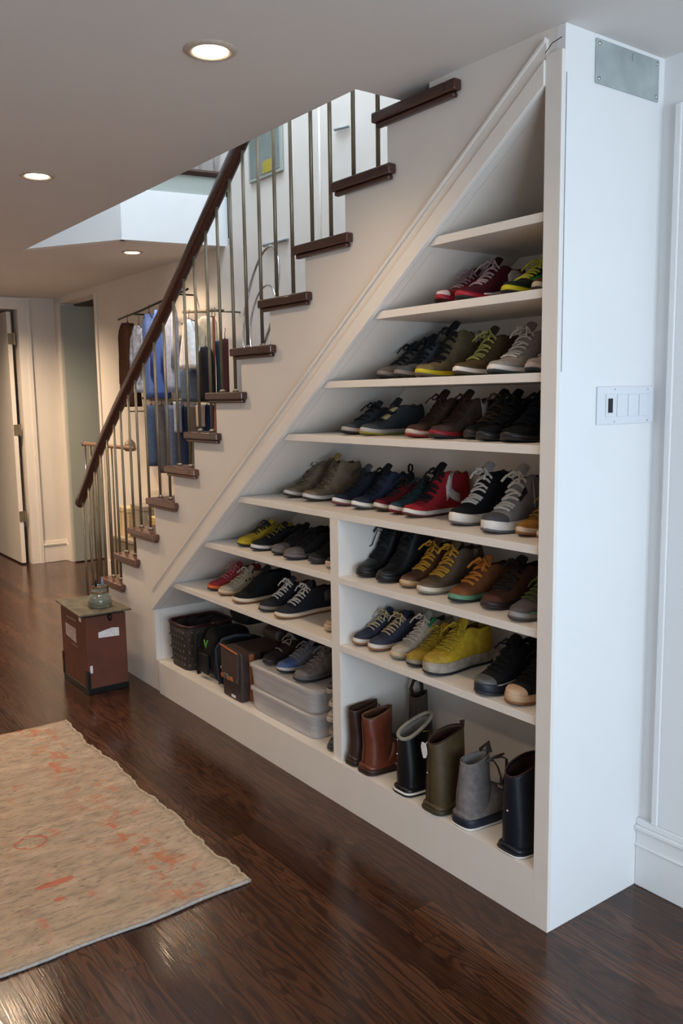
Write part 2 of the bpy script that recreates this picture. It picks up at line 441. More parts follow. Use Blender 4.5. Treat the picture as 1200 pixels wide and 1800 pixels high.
box(GX0+.1, GX1-.1, D+.038, D+.042, .2, GH-.1).build('glass_pane', glass, gdo)

# window wall to the right of the camera, wall behind the camera
WY0, WY1, WZ0, WZ1 = -3.0, .0, .35, 2.15
ww = MB(); ww.box(X_E, X_E+.15, Y_S-.2, WY0, 0, H); ww.box(X_E, X_E+.15, WY1, D+.1, 0, H); ww.box(X_E, X_E+.15, WY0, WY1, 0, WZ0); ww.box(X_E, X_E+.15, WY0, WY1, WZ1, H)
struct(ww.build('wall_window', M_WALL))
wf = MB()
for y in (WY0, -2.02, -1.02, WY1-.05): wf.box(X_E+.03, X_E+.09, y, y+.05, WZ0, WZ1)
wf.box(X_E+.03, X_E+.09, WY0, WY1, WZ0, WZ0+.05); wf.box(X_E+.03, X_E+.09, WY0, WY1, WZ1-.05, WZ1)
struct(wf.build('window_1', M_TRIM))
struct(box(XW-.1, X_E+.15, Y_S-.2, Y_S, 0, H2).build('wall_behind', M_WALL))

# ------------------------------------------------------------------ staircase
TR = [(-.761, 2.470), (-.992, 2.300), (-1.245, 2.122), (-1.502, 1.950), (-1.742, 1.772), (-1.977, 1.590), (-2.208, 1.410), (-2.441, 1.235), (-2.683, 1.055), (-2.945, .868), (-3.170, .697), (-3.395, .520), (-3.625, .345), (-3.855, .170)]
st = thing('staircase', 'straight white staircase with dark wood treads and slim metal balusters rising above the shoe shelves', 'staircase', (-3.85, 0, 0))
INV = Matrix.Translation((3.85, 0, 0))
def sp(mb, name, m, **k): return mb.build(name, m, st, xf=INV, **k)
out = [(-3.80, 0)]
RI = .045   # riser sits behind the nose
for i in range(len(TR)-1, -1, -1):
    x, z = TR[i]
    zb = TR[i+1][1] if i+1 < len(TR) else 0
    out.append((x+RI, zb if zb else 0)); out.append((x+RI, z-.03))
    if i+1 < len(TR): pass
# build stepped outline
o2 = [(TR[-1][0]+RI, 0)]
for i in range(len(TR)-1, -1, -1):
    x, z = TR[i]
    o2.append((x+RI, z-.032))
    nx = TR[i-1][0]+RI if i > 0 else None
    if nx is not None: o2.append((nx, z-.032))
o2.append((TR[0][0]+RI+.2, TR[0][1]-.032)); o2.append((TR[0][0]+RI+.2, H)); o2.append((-.03, H))
o2 += [(-.03, zdiag(-.03)), (XL, zdiag(XL)), (XL, 0)]
sp(MB().prism(o2, 1, 0, .03), 'stringer', M_WALL)
for i, (x, z) in enumerate(TR):
    nx = TR[i-1][0]+RI if i else -.42
    w = M_WOOD if z > 1.3 else M_WOOD2
    t = MB().box(x, nx+.04, -.032, -.004, z-.032, z)
    t2 = box(x, nx+.012 if i else nx, -.032, YW-.002, z-.032, z)
    t2.box(x+.01, nx+.03, -.022, .0, z-.047, z-.032)
    t2.box(nx, nx+.045, -.032, -.0005, z-.032, z)
    sp(t2, 'tread', w, bevel=.005)
    zb = TR[i+1][1] if i+1 < len(TR) else 0
    sp(box(x+RI, x+RI+.015, .03, YW-.002, zb, z-.032), 'riser', M_END)
# treads that go on above the ceiling
for k in range(1, 4):
    x, z = -.761+.238*k, 2.470+.177*k
    sp(MB().box(x, x+.29, .0, YW-.002, z-.032, z).box(x+.045, x+.06, .0, YW-.002, z-.11, z-.032), 'tread', M_WOOD)
RAIL = [(-1.40, 2.86), (-1.771, 2.559), (-2.05, 2.345), (-2.32, 2.135), (-2.567, 1.945), (-2.859, 1.738), (-3.169, 1.512), (-3.452, 1.295), (-3.681, 1.079), (-3.80, .97), (-3.865, .915)]
RY = .035
def railz(x):
    return lerp(sorted(RAIL), x) if x < -1.4 else 2.86+(x+1.4)*.76
sp(MB().tube([(x, RY, z) for x, z in [(-.5, 3.54)]+RAIL], [(.037, .030)]*(len(RAIL)+1), 10, up=(0, 0, 1)), 'handrail', M_WOOD, smooth=True)
def baluster(x, y, z0, z1, r=.0075, m=None):
    o = sp(MB().tube([(x, y, z0), (x, y, z1)], r, 8), 'baluster', m or M_NICKEL, smooth=True)
    MB().lathe([(r*1.9, 0), (r*1.9, .006), (r*1.2, .014)], (x, y, z0), 10).build('base_flange', m or M_NICKEL, o, True, xf=INV)
for i, (x, z) in enumerate(TR):
    if i == 0:
        continue
    if i == 1: xs = (.05, .185)
    elif i < 11: xs = (.045, .165)
    else: xs = (.05, .165)
    for dx in xs: baluster(x+dx, RY, z, railz(x+dx)-.02)
for u, v in ((564, 413), (550, 417), (516, 430)):
    x = pl(u, v, 1, .80).x
    baluster(x, .80, 2.122 if x > -1.9 else 1.59, 3.4, .006, M_TRIM)

# trim along the diagonal
def shoebox_diag(mb, o0, o1, y0, y1, xa, xb):
    n = Vector((-SL, 1)).normalized()
    a = Vector((xa, zdiag(xa))); b = Vector((xb, zdiag(xb)))
    mb.prism([tuple(a+n*o0), tuple(b+n*o0), tuple(b+n*o1), tuple(a+n*o1)], 1, y0, y1)
    return mb
# ------------------------------------------------------------------ shelving
sh = thing('shoe_shelves', 'built-in white under-stair shoe shelves with a sloping top edge', 'shelves', (0, 0, 0))
sh_in = .03
YB = D-.012
def part(mb, name, m=M_SHELF, **k): return mb.build(name, m, sh, **k)
part(MB().prism([(XL-.0, .10), (-.03, .10), (-.03, 2.42), (XL, .47)], 1, YB, YB+.012), 'back_panel')
part(box(-.055, -.0305, .0, YB, .17, 2.36), 'side_panel')
part(box(XL-.02, XL, .031, YB, .17, .46), 'side_panel')
part(box(XR, .0, -.012, -.0002, 0, H-.065), 'face_frame', bevel=.0015)
so = MB()
n = Vector((-SL, 1)).normalized()*.015
so.prism([(XL, zdiag(XL)), (-.03, zdiag(-.03)), (-.03+n.x, zdiag(-.03)+n.y), (XL+n.x, zdiag(XL)+n.y)], 1, .031, YB)
part(so, 'sloped_panel')
part(box(XL+.05, XR, -.012, .02, 0, .172), 'plinth')
part(box(XL, XR, .0203, YB, .150, .172), 'bottom_board')
part(box(XL, XL+.0498, -.0, .02, 0, .172), 'plinth')
SHELVES = {'A': 2.045, 'B': 1.845, 'C': 1.62, 'D': 1.42, 'E': 1.137}
for k, z in SHELVES.items():
    xl = XL+(z-.025-.445)/SL+.004
    part(MB().prism([(xl, z-.025), (XR, z-.025), (XR, z), (xl+.025/SL, z)], 1, .0, YB), 'shelf', bevel=.001)
for z in (.895, .635):
    xl = XL+(z-.025-.445)/SL+.004
    part(MB().prism([(xl, z-.025), (XDIV0, z-.025), (XDIV0, z), (xl+.025/SL, z)], 1, .0, YB), 'shelf', bevel=.001)
    part(box(XDIV1, XR, .0, YB, z-.025, z), 'shelf', bevel=.001)
part(box(XDIV0, XDIV1, .0, YB, .1722, 1.1118), 'divider')
def vtrim(o0, o1, y0, y1):
    k = math.sqrt(1+SL*SL)
    return MB().prism([(XL, zdiag(XL)+o0*k), (XR, zdiag(XR)+o0*k), (XR, zdiag(XR)+o1*k), (XL, zdiag(XL)+o1*k)], 1, y0, y1)
part(vtrim(.0, .050, -.018, -.0002), 'sloping_trim', M_TRIM, bevel=.002)
part(vtrim(.050, .094, -.009, -.0002), 'sloping_trim', M_TRIM, bevel=.001)
part(vtrim(.086, .096, -.016, -.009), 'sloping_trim', M_TRIM, bevel=.002)
# small nick / screw marks of the joinery
part(MB().tube([(-.052, -.0165, 2.437), (-.03, -.0165, 2.455), (.001, -.0165, 2.46)], .0012, 5), 'paint_crack', M_BLACK)
part(box(.0005, .002, .004, .006, 1.62, 2.38), 'paint_seam', mat('paint_seam', '#9aa0a0', .8, bump=0))

# vent plate and switches on the end wall
v = thing('vent_cover', 'blank grey metal cover plate screwed high on the end wall', 'vent', (0, .258, 2.375))
b = MB().box(0.0005, .006, -.14, .14, 0, .112); b.build('plate', mat('galvanised_plate', '#a9b1b0', .45, metal=.3, var=.14, scale=14, bump=.1), v, bevel=.002)
for y, z in ((-.128, .1), (-.128, .012), (.128, .1), (.128, .012)):
    MB().blob((.007, y, z), (.003, .006, .006), 8, 6).build('screw', M_CHROME, v, True)
MB().box(.006, .0065, .012, .016, .085, .105).build('smudge', mat('smudge', '#7d8584', .7), v)
sw = thing('light_switch', 'wide white four-gang switch plate with one dark rocker on the end wall', 'switch', (0, .288, 1.472))
M_PL = mat('white_plastic', '#d9dbe0', .3, var=.01, bump=0)
box(.0005, .007, -.132, .132, 0, .108).build('plate', M_PL, sw, bevel=.003)
for k in range(4):
    y = -.098+k*.052
    box(.007, .0105, y, y+.040, .022, .086).build('rocker', M_PL, sw, bevel=.0015)
box(.0106, .0125, -.090, -.071, .034, .074).build('display', mat('dark_display', '#101418', .15, bump=0), sw)
for y in (-.086, .070):
    for z in (.008, .1): MB().blob((.0072, y+.03, z), (.0015, .003, .003), 8, 6).build('screw', M_CHROME, sw, True)

# ------------------------------------------------------------------ shoes
HW = [(0, .34), (.02, .55), (.06, .71), (.12, .79), (.25, .79), (.4, .82), (.55, .94), (.68, 1.0), (.8, .93), (.88, .77), (.94, .57), (.98, .35), (1, .15)]
ST = [0, .02, .055, .11, .18, .26, .33, .38, .43, .50, .58, .66, .74, .82, .88, .93, .97, 1.0]
CL = [(.90, 0), (1, .12), (1, .3), (.96, .5), (.86, .7), (.68, .86), (.45, .95), (.2, .99), (0, 1)]
OP = [(.90, 0), (1, .10), (.97, .3), (.90, .6), (.83, .9), (.74, 1.0), (.60, .93), (.5, .35), (0, .3)]
class Last:
    def __init__(s, L=.292, W=.094, hc=.078, hi=None, he=.40, heel=1.0, spring=.010, sh=.022, side=1, toe=.023, mid=.051, wide=1.0, dip=.010, lean=.0):
        s.L, s.W, s.sole, s.side, s.he, s.spring, s.heel, s.wide, s.hc, s.lean = L, W, sh, side, he, spring, heel, wide, hc, lean
        hi = hi or hc+.004
        s.ht = [(0, hc*.98), (.05, hc), (.15, hc-dip*.7), (.25, hc-dip), (he-.05, hi-dip*.3), (he, hi), (he+.06, hi*.62+mid*.42 if hi > mid*1.3 else hi*.97), (.60, mid), (.7, mid*.42+toe*.62), (.80, toe+.004), (.88, toe), (.94, toe*.82), (.985, toe*.55), (1, toe*.3)]
        s.ht = [(a, min(b, 9)) for a, b in s.ht]
    def w(s, t):
        w = lerp(HW, t)
        if t < .45: w *= s.heel
        return w*s.W/2
    def h(s, t): return lerp(s.ht, t)
    def yc(s, t): return s.side*.010*math.sin(PI*min(1, max(0, (t-.1)/.9)))*-1 + s.side*.006*t
    def zs(s, t): return s.spring*max(0, (t-.72)/.28)**2
    def hole(s, t):
        if t <= .021: return 0
        if t <= s.he-.06: return 1
        return max(0, 1-(t-(s.he-.06))/.07)
    def ring(s, t, k=1.0, dz=0):
        w, h, q = s.w(t), s.h(t), s.hole(t)
        half = []
        for (ca, cb), (oa, ob) in zip(CL, OP):
            a = ca+(oa-ca)*q; bb = cb+(ob-cb)*q
            if s.wide != 1 and q > 0: a *= 1+(s.wide-1)*q*min(1, bb*1.2)
            half.append((a, bb))
        pts = []
        base = s.zs(t)+s.sole-.003
        for a, bb in half: pts.append((s.x(t, bb*h), s.yc(t)+a*w*k, base+bb*h*k+dz))
        for a, bb in half[-2::-1]: pts.append((s.x(t, bb*h), s.yc(t)-a*w*k, base+bb*h*k+dz))
        return pts
    def x(s, t, z):
        e = 0
        if t < .3: e = .004*math.sin(min(1, z/max(.02, s.hc))*PI)*(-1)*(1-t/.3) + s.lean*z
        elif t < .6: e = s.lean*z
        return t*s.L+e
    def surf(s, t, i, off=.003):
        """point i (0..16, may be fractional) of the ring at t moved outward"""
        r = s.ring(t); i0 = int(i); i1 = min(16, i0+1); fr = i-i0
        p = Vector(r[i0]).lerp(Vector(r[i1]), fr)
        a = Vector(r[max(0, i0-1)]); bb = Vector(r[min(16, i1+1)])
        tan = bb-a; nrm = Vector((0, -tan.z, tan.y))
        c = Vector((p.x, s.yc(t), s.sole))
        if nrm.dot(p-c) < 0: nrm = -nrm
        if nrm.length > 1e-9: nrm.normalize()
        return p+(nrm+Vector((.35 if t > .35 else 0, 0, 0)))*off
def outline(l, k=1.0, ext=.0):
    L_, R_ = [], []
    for t in ST:
        x = t*l.L + (ext*(t-.5)*2)
        w = l.w(t)*k+ext*.8
        L_.append((x, l.yc(t)+w, t)); R_.append((x, l.yc(t)-w, t))
    return L_, R_
def slab(l, levels, z0fn):
    """levels: list of (k, ext, z)"""
    mb = MB(); n = len(ST); rings = []
    for k, ext, z in levels:
        L_, R_ = outline(l, k, ext)
        rings.append([(x, y, z+z0fn(t)) for x, y, t in L_]+[(x, y, z+z0fn(t)) for x, y, t in R_[::-1]])
    mb.loft(rings, cap=False)
    m2 = 2*n
    for base in (0, (len(rings)-1)*m2):
        for i in range(n-1): mb.f.append((base+i, base+i+1, base+m2-2-i, base+m2-1-i))
    return mb
def strip(l, path, hw, off=.0022, both=False, taper=None):
    """raised stripe on the side: path of (t, i) with half width hw in i units"""
    mb = MB()
    for side in ((1, -1) if both else (1,)):
        rings = []
        for j, (t, i) in enumerate(path):
            h_ = hw if not taper else hw*taper[j]
            ia, ib = i-h_, i+h_
            if side < 0: ia, ib = 16-ia, 16-ib
            a = l.surf(t, ia, off); m_ = l.surf(t, (ia+ib)/2, off*1.2); bb = l.surf(t, ib, off)
            a2 = l.surf(t, ia, -.001); b2 = l.surf(t, ib, -.001)
            rings.append([a2, a, m_, bb, b2])
        mb.loft(rings, closed=True)
    return mb
def make_shoe(x, z, y0, label, name='sneaker', cat='shoe', yaw=0, group=None, upper=None, sole=None, outsole=None, lace=None, cap=None, tongue=None, lining=None,
              nl=6, bow=True, capk=.84, laces_w=.0034, stripe=None, patch=None, heeltab=None, out=False, pulltab=None, foot=True, tilt=None, li=(5.3, 10.7), lt=None, **kw):
    l = Last(**kw)
    if group is None:
        side = 'left' if x < XDIV0 else 'right'
        group = {1845: 'shoes on the top row', 1620: 'shoes on the second row', 1420: 'shoes on the third row', 1137: 'shoes on the long middle board', 895: 'shoes on the upper board of the %s bay' % side, 635: 'shoes on the lower board of the %s bay' % side}.get(int(round(z*1000)))
        if group is None: group = 'boots on the bottom board' if name == 'boot' else 'flat shoes stacked by the divider' if name == 'flat_shoe' else 'shoes on the clear boxes'
    t = thing(name, label, cat, (0, 0, 0), 0, group)
    # toe tip stands at (x, y0); shoe points out of the shelf (or into it)
    rz = (-PI/2 if not out else PI/2)+yaw
    dirv = Vector((math.cos(rz), math.sin(rz), 0))
    p = Vector((x, y0, z+.0004))
    org = p-dirv*l.L if not out else p
    t.location = org; t.rotation_euler = (0, 0, rz)
    if tilt: t.rotation_euler = tilt+(rz,) if len(tilt) == 2 else tilt
    mb = MB(); mb.loft([l.ring(s_) for s_ in ST], closed=False, cap=False)
    n = 17; last = (len(ST)-1)*n
    mb.f.append(tuple(range(n))); mb.f.append(tuple(range(last, last+n)))
    up_ = mb.build('upper', upper, t, True, sub=1)
    sh_ = l.sole; zf = l.zs
    so_ = slab(l, [(.94, 0, 0.004), (1.0, .003, .007), (1.0, .0045, sh_*.55), (1.0, .0035, sh_-.001), (.93, .0, sh_+.002)], zf)
    so_ = so_.build('sole', sole, t, True, sub=1)
    slab(l, [(.93, 0, 0), (.98, .0025, .001), (1.0, .0042, .004), (1.0, .0045, .0075), (.95, 0, .009)], zf).build('outsole', outsole or sole, so_, True)
    if cap:
        ts = [capk, capk+.03, .90, .93, .96, .985, 1.0]
        cm = MB(); rr = []
        for s_ in ts:
            r = l.ring(s_); c = Vector((s_*l.L, l.yc(s_), l.sole+l.zs(s_)))
            rr.append([c+(Vector(q)-c)*1.045+Vector(((s_-capk)*.012, 0, .0004)) for q in r])
        cm.loft(rr, closed=False, cap=False); cm.f.append(tuple(range((len(ts)-1)*n, len(ts)*n)))
        cm.build('toe_cap', cap, up_, True, sub=1)
    # lining hint: insole inside opening
    if lining:
        im = MB(); rr = []
        for s_ in (.06, .12, .2, .28, l.he-.09):
            w = l.w(s_)*.60*(1+(l.wide-1)*.5); zz = l.sole+.35*l.h(s_)+.001
            top = l.sole+.985*l.h(s_)
            rr.append([(l.x(s_, l.h(s_)), l.yc(s_)+w*1.05, top-.004), (s_*l.L, l.yc(s_)+w*.86, zz), (s_*l.L, l.yc(s_)-w*.86, zz), (l.x(s_, l.h(s_)), l.yc(s_)-w*1.05, top-.004)])
        im.loft(rr, closed=False, cap=False); im.build('lining', lining, up_, True, solid=.002)
    # tongue
    if tongue:
        tm = MB(); rr = []; t0 = l.he
        hh = l.h(t0)+l.sole
        wt = l.W*.25
        for k in range(6):
            f = k/5
            xx = (t0+.07-.10*f)*l.L + l.lean*hh; zz = hh-.014+.029*f
            ring = []
            for j in range(7):
                a = (j/6-.5)*2
                ring.append((xx-abs(a)**2*.008, l.yc(t0)+a*wt*(1-.25*f**3), zz-abs(a)**2*.006-(.006*abs(a)**4 if k == 5 else 0)))
            rr.append(ring)
        tm.loft(rr, closed=False, cap=False); tm.build('tongue', tongue, t, True, sub=1, solid=.006)
    if lace:
        lm = MB(); ta, tb = lt or (l.he+.035, .71)
        for k in range(nl):
            f = k/max(1, nl-1); tk = ta+(tb-ta)*f
            sl = .012
            pts = []
            i0, i1 = li
            for j in range(7):
                g = j/6
                i = i0+(i1-i0)*g
                pts.append(l.surf(tk+(g-.5)*sl*(1 if k % 2 else -1), i, .0035+.0025*math.sin(PI*g)))
            lm.tube(pts, laces_w, 5)
            if k < nl-1 and k % 2 == 0:
                tk2 = ta+(tb-ta)*(k+1)/max(1, nl-1)
                pts = [l.surf(tk+(tk2-tk)*j/5, i0+(i1-i0)*(j/5), .005+.001*math.sin(PI*j/5)) for j in range(6)]
                lm.tube(pts, laces_w*.75, 5)
        if bow:
            c = l.surf(ta, 8, .008)
            for sg in (1, -1):
                rnd = random.uniform(-.006, .006)
                lm.tube([c, c+Vector((.012, sg*.012, .010)), c+Vector((.016, sg*.022, .004+rnd)), c+Vector((.014, sg*.030, -.010)), c+Vector((.006, sg*.023, -.010)), c+Vector((.002, sg*.012, -.001)), c], laces_w*.85, 5)
                e = [c, c+Vector((.010, sg*.014, .005)), c+Vector((.026, sg*.028, -.006)), c+Vector((.040, sg*.034+rnd, -.024))]
                lm.tube(e, laces_w*.85, 5)
        lm.build('laces', lace, t, True)
    for (path, hw, m_, tp) in (stripe or []):
        strip(l, path, hw, taper=tp).build('side_stripe', m_, up_, True)
    for (path, hw, m_, nm) in (patch or []):
        strip(l, path, hw, off=.003).build(nm, m_, up_, True)
    if heeltab:
        hm = MB(); rr = []
        for s_ in (.0, .02, .055, .10):
            r = [Vector(q) for q in l.ring(s_)]
            c = Vector((s_*l.L+.02, l.yc(s_), l.sole+l.h(s_)*.5))
            sel = r[2:6]
            rr.append([q+(Vector((-.003, .003 if q.y > c.y else -.003, 0))) for q in sel])
        for sg in (0, 1):
            q2 = rr if sg == 0 else [[Vector((q.x, 2*l.yc(0)-q.y, q.z)) for q in r] for r in rr]
            hm.loft(q2, closed=False, cap=False)
        hm.build('heel_tab', heeltab, up_, True, solid=.003)
    if pulltab:
        zt = l.sole+l.h(.05)
        MB().tube([(.004, l.yc(0), zt-.012), (-.008, l.yc(0), zt+.004), (-.006, l.yc(0), zt+.022), (.004, l.yc(0), zt+.026), (.012, l.yc(0), zt+.016), (.010, l.yc(0), zt-.008)], [(.002, .006)]*6, 6, up=(1, 0, 0)).build('pull_tab', pulltab, t, True)
    return t, l

BLK = cloth('#17181a'); BLKL = leather('#131314', .4); WHT = rubber('#d9d5cf', .4); WL = cloth('#d8d4cc'); CRM = rubber('#c9bca4', .5)
DKR = rubber('#1d1d1f', .6); GUM = rubber('#8a5c38', .5)
GS = None
zB, zC, zD, zE, zF, zG, z0 = 1.845, 1.62, 1.42, 1.137, .895, .635, .172

# --- top row of shoes (second board from the top)
make_shoe(-0.516, zB, .03, 'red low sneaker with a white toe edge, leftmost shoe of the top row', upper=cloth('#7e1420'), sole=rubber('#8e1224'), outsole=cloth('#2a0a10'), cap=rubber('#c9b0ae'), capk=.90,
          lace=cloth('#8f7076'), tongue=cloth('#3c0c16'), lining=cloth('#4b1520'), W=0.08, hc=.085, nl=6, L=.29)
make_shoe(-0.418, zB, .025, 'dark maroon sneaker with pale pink laces and a white sole stripe', upper=cloth('#4a0e1c'), sole=rubber('#a11a2b'), outsole=DKR, lace=cloth('#a88a8c'), tongue=cloth('#2e0a14'),
          lining=cloth('#2e0a14'), hc=.10, hi=.11, nl=7, patch=[([(.12, 3), (.2, 3.6), (.28, 3.2), (.34, 2.4)], .8, cloth('#cbbfb8'), 'logo_patch'), ([(.35, .9), (.5, .9), (.62, .9), (.75, .9)], .5, WHT, 'white_stripe')], L=.29)
make_shoe(-0.251, zB, .05, 'green and black sneaker with a yellow sole and long yellow laces', upper=cloth('#1e2a20'), sole=rubber('#c2b416'), outsole=DKR, lace=cloth('#c9c944'), tongue=cloth('#18301f'),
          lining=cloth('#1a1a1a'), hc=.085, nl=6, stripe=[([(.5, 4), (.6, 4.4), (.7, 4.8)], .5, cloth('#1e8a50'), None)], laces_w=.0036)
t_, l_ = make_shoe(-0.155, zB, .07, 'brown suede sneaker with yellow laces and cream sole beside the frame on the top row', upper=suede('#6b3a1e'), sole=CRM, outsole=cloth('#4b4a3a'), lace=cloth('#b8b040'), tongue=suede('#5a3018'),
          lining=cloth('#3a2a18'), W=0.08, hc=.10, hi=.11)
# long loose lace loops
lp = MB().tube([(0, -.03, .14), (-.02, -.05, .17), (-.03, -.05, .21), (-.01, -.05, .235), (.015, -.05, .22), (.01, -.05, .17), (-.02, -.06, .12), (-.05, -.08, .08), (-.08, -.1, .06)], .0035, 6)
lp.build('loose_lace', cloth('#c9c944'), t_, True, xf=Matrix.Rotation(PI/2, 4, 'Z') @ Matrix.Translation((0.02, -.1, -.03)))

# --- second row
make_shoe(-0.860, zC, .07, 'worn grey shoe, leftmost on the board below the red sneakers', upper=cloth('#5d5752'), sole=rubber('#756b66'), outsole=DKR, lace=BLK, tongue=BLK, lining=BLK, hc=0.097, nl=5)
make_shoe(-0.760, zC, .065, 'slate grey shoe with a black knotted lace top', upper=suede('#4e545c'), sole=rubber('#7c716c'), outsole=DKR, lace=BLK, tongue=BLK, lining=BLK, hc=0.112, hi=0.122, nl=6, laces_w=.0055)
make_shoe(-0.644, zC, .06, 'olive brown high-top sneaker with a bright yellow sole', upper=suede('#6b5f44'), sole=rubber('#c4b41c'), outsole=rubber('#5e544e'), lace=BLK, tongue=cloth('#1b1b1b'), lining=cloth('#30302c'), hc=0.147, hi=0.157, nl=7, cap=suede('#7a6a48'), capk=.86, laces_w=.0045,
          patch=[([(.10, 4.2), (.14, 4.4), (.18, 4.2)], .8, cloth('#b8b4a8'), 'logo_patch')])
make_shoe(-0.464, zC, .06, 'olive canvas sneaker with green-yellow laces and white sole', upper=cloth('#57492c'), sole=WHT, outsole=cloth('#4c4438'), lace=cloth('#a8a858'), tongue=cloth('#3c3424'), lining=cloth('#2c2820'), hc=0.122, hi=0.127, nl=7)
make_shoe(-0.301, zC, .05, 'light grey canvas sneaker with white laces and thick white sole', upper=cloth('#a09a92'), sole=WHT, outsole=cloth('#3a4a50'), lace=WL, tongue=cloth('#938c84'), lining=cloth('#6b4a30'), hc=0.122, hi=0.127, nl=7, W=.11)
make_shoe(-0.164, zC, .06, 'pinkish grey sneaker at the right end beside the light grey one', upper=cloth('#a29390'), sole=rubber('#aa9a98'), outsole=cloth('#33404a'), lace=cloth('#8f8f96'), tongue=cloth('#8a7f80'), lining=cloth('#77492c'), hc=0.122, hi=0.127, nl=6)

# --- third row
make_shoe(-1.076, zD, .07, 'charcoal canvas sneaker, rear one of a pair under the worn grey shoe', upper=cloth('#3a424a'), sole=rubber('#a39a94'), outsole=DKR, lace=BLK, tongue=cloth('#262a2e'), lining=cloth('#5a4a34'), hc=0.086, nl=4)
LOGO = cloth('#b7a878')
t_, l_ = make_shoe(-0.950, zD, .06, 'charcoal canvas sneaker with a torn cream label over the laces', upper=cloth('#353d44'), sole=rubber('#a9a3a0'), outsole=rubber('#8c8430'), lace=BLK, tongue=cloth('#22262a'), lining=cloth('#8a6a2c'), hc=0.096, nl=3, bow=False,
          patch=[([(.44, 6.5), (.48, 7), (.52, 7)], 1.3, LOGO, 'label_patch'), ([(.56, 6.6), (.61, 6.6), (.66, 6.6)], 1.3, LOGO, 'label_patch'), ([(.5, 5), (.54, 5.5), (.58, 6.3)], .3, BLK, 'label_edge')])
make_shoe(-0.684, zD, .05, 'brown sneaker with a red line round its white sole', upper=suede('#4a352c'), sole=rubber('#b7a89c'), outsole=rubber('#8c2a20'), lace=suede('#3a2420'), tongue=suede('#30201c'), lining=BLK, hc=0.116, hi=0.126, nl=7,
          patch=[([(.45, 1.0), (.6, 1.0), (.75, 1.0), (.9, 1.0), (.97, 1.0)], .25, rubber('#8c2a20'), 'sole_line')])
make_shoe(-0.560, zD, .045, 'dark brown high-top sneaker with red sole and pale star on its side', upper=suede('#46362f'), sole=rubber('#7e1820'), outsole=DKR, lace=suede('#3e2420'), tongue=suede('#2e2220'), lining=cloth('#4a3a30'), hc=0.116, hi=0.124, nl=8,
          patch=[([(.20, 3.4), (.25, 3.0), (.30, 2.6)], 1.1, cloth('#aaa098'), 'logo_patch'), ([(.25, 1.8), (.28, 3), (.31, 4.1)], .45, cloth('#aaa098'), 'logo_patch')])
make_shoe(-0.456, zD, .10, 'plain charcoal high-top shoe squeezed between the starred brown and the black shoes', upper=cloth('#2a2828'), sole=rubber('#2e2b2b'), lace=cloth('#5a4632'), tongue=cloth('#242222'), lining=BLK, hc=0.118, hi=0.124, nl=5)
make_shoe(-0.340, zD, .04, 'matt black shoe with fat black laces beside the charcoal high-top', upper=suede('#151517'), sole=rubber('#1b1b1d'), lace=BLK, tongue=BLK, lining=BLK, hc=0.114, hi=0.122, nl=7, laces_w=.005)
make_shoe(-0.230, zD, .035, 'matt black bulky shoe at the right end next to the frame', upper=suede('#121214'), sole=rubber('#19191b'), lace=BLK, tongue=BLK, lining=BLK, hc=0.114, hi=0.122, nl=7, laces_w=.005, W=.115)

# --- fourth row (long board)
KH = suede('#7a6c56')
make_shoe(-1.560, zE, .115, 'khaki suede high-top at the far left end of the long middle board', upper=suede('#786a56'), sole=rubber('#c0bab6'), outsole=cloth('#4a4038'), lace=cloth('#6a5f4c'), tongue=suede('#6c5c44'), lining=cloth('#5c503c'), hc=0.135, hi=0.150, nl=7, spring=.014)
make_shoe(-1.393, zE, .10, 'khaki suede high-top with a tan label, right one of the khaki pair', upper=KH, sole=rubber('#c8c4c2'), outsole=cloth('#4a4038'), lace=cloth('#5c5240'), tongue=suede('#8a7444'), lining=cloth('#5c503c'), hc=0.140, hi=0.155, nl=7, laces_w=.0045, spring=.014,
          patch=[([(.60, 6), (.64, 6), (.68, 6)], .8, suede('#9a7c40'), 'tan_label')])
make_shoe(-1.184, zE, .10, 'navy blue sneaker, left one of the blue pair on the middle board', upper=cloth('#1e273a'), sole=WHT, outsole=cloth('#8a5050'), lace=cloth('#26282e'), tongue=cloth('#4a4c50'), lining=BLK, hc=0.110, hi=0.120, nl=5, spring=.014)
make_shoe(-1.047, zE, .09, 'royal blue sneaker with black pull tab, right one of the blue pair', upper=cloth('#202c48'), sole=WHT, outsole=cloth('#5a5a60'), lace=BLK, tongue=BLK, lining=cloth('#26303a'), hc=0.110, hi=0.130, nl=5, pulltab=BLK, heeltab=cloth('#151a28'), spring=.014)
make_shoe(-0.945, zE, .115, 'low sneaker in dark red with off-white sole behind the teal one', upper=cloth('#6c1620'), sole=rubber('#cdc2ba'), outsole=cloth('#5c4838'), lace=cloth('#2a2426'), tongue=BLK, lining=cloth('#6c1620'), W=0.088, hc=0.085, nl=4, spring=.014)
make_shoe(-0.845, zE, .105, 'low teal and red sneaker right of the dark red one', upper=cloth('#1c4650'), sole=rubber('#c9beb6'), outsole=cloth('#7c1820'), lace=cloth('#1e3238'), tongue=cloth('#1c363e'), lining=BLK, W=0.08, hc=0.090, nl=4, spring=.014)
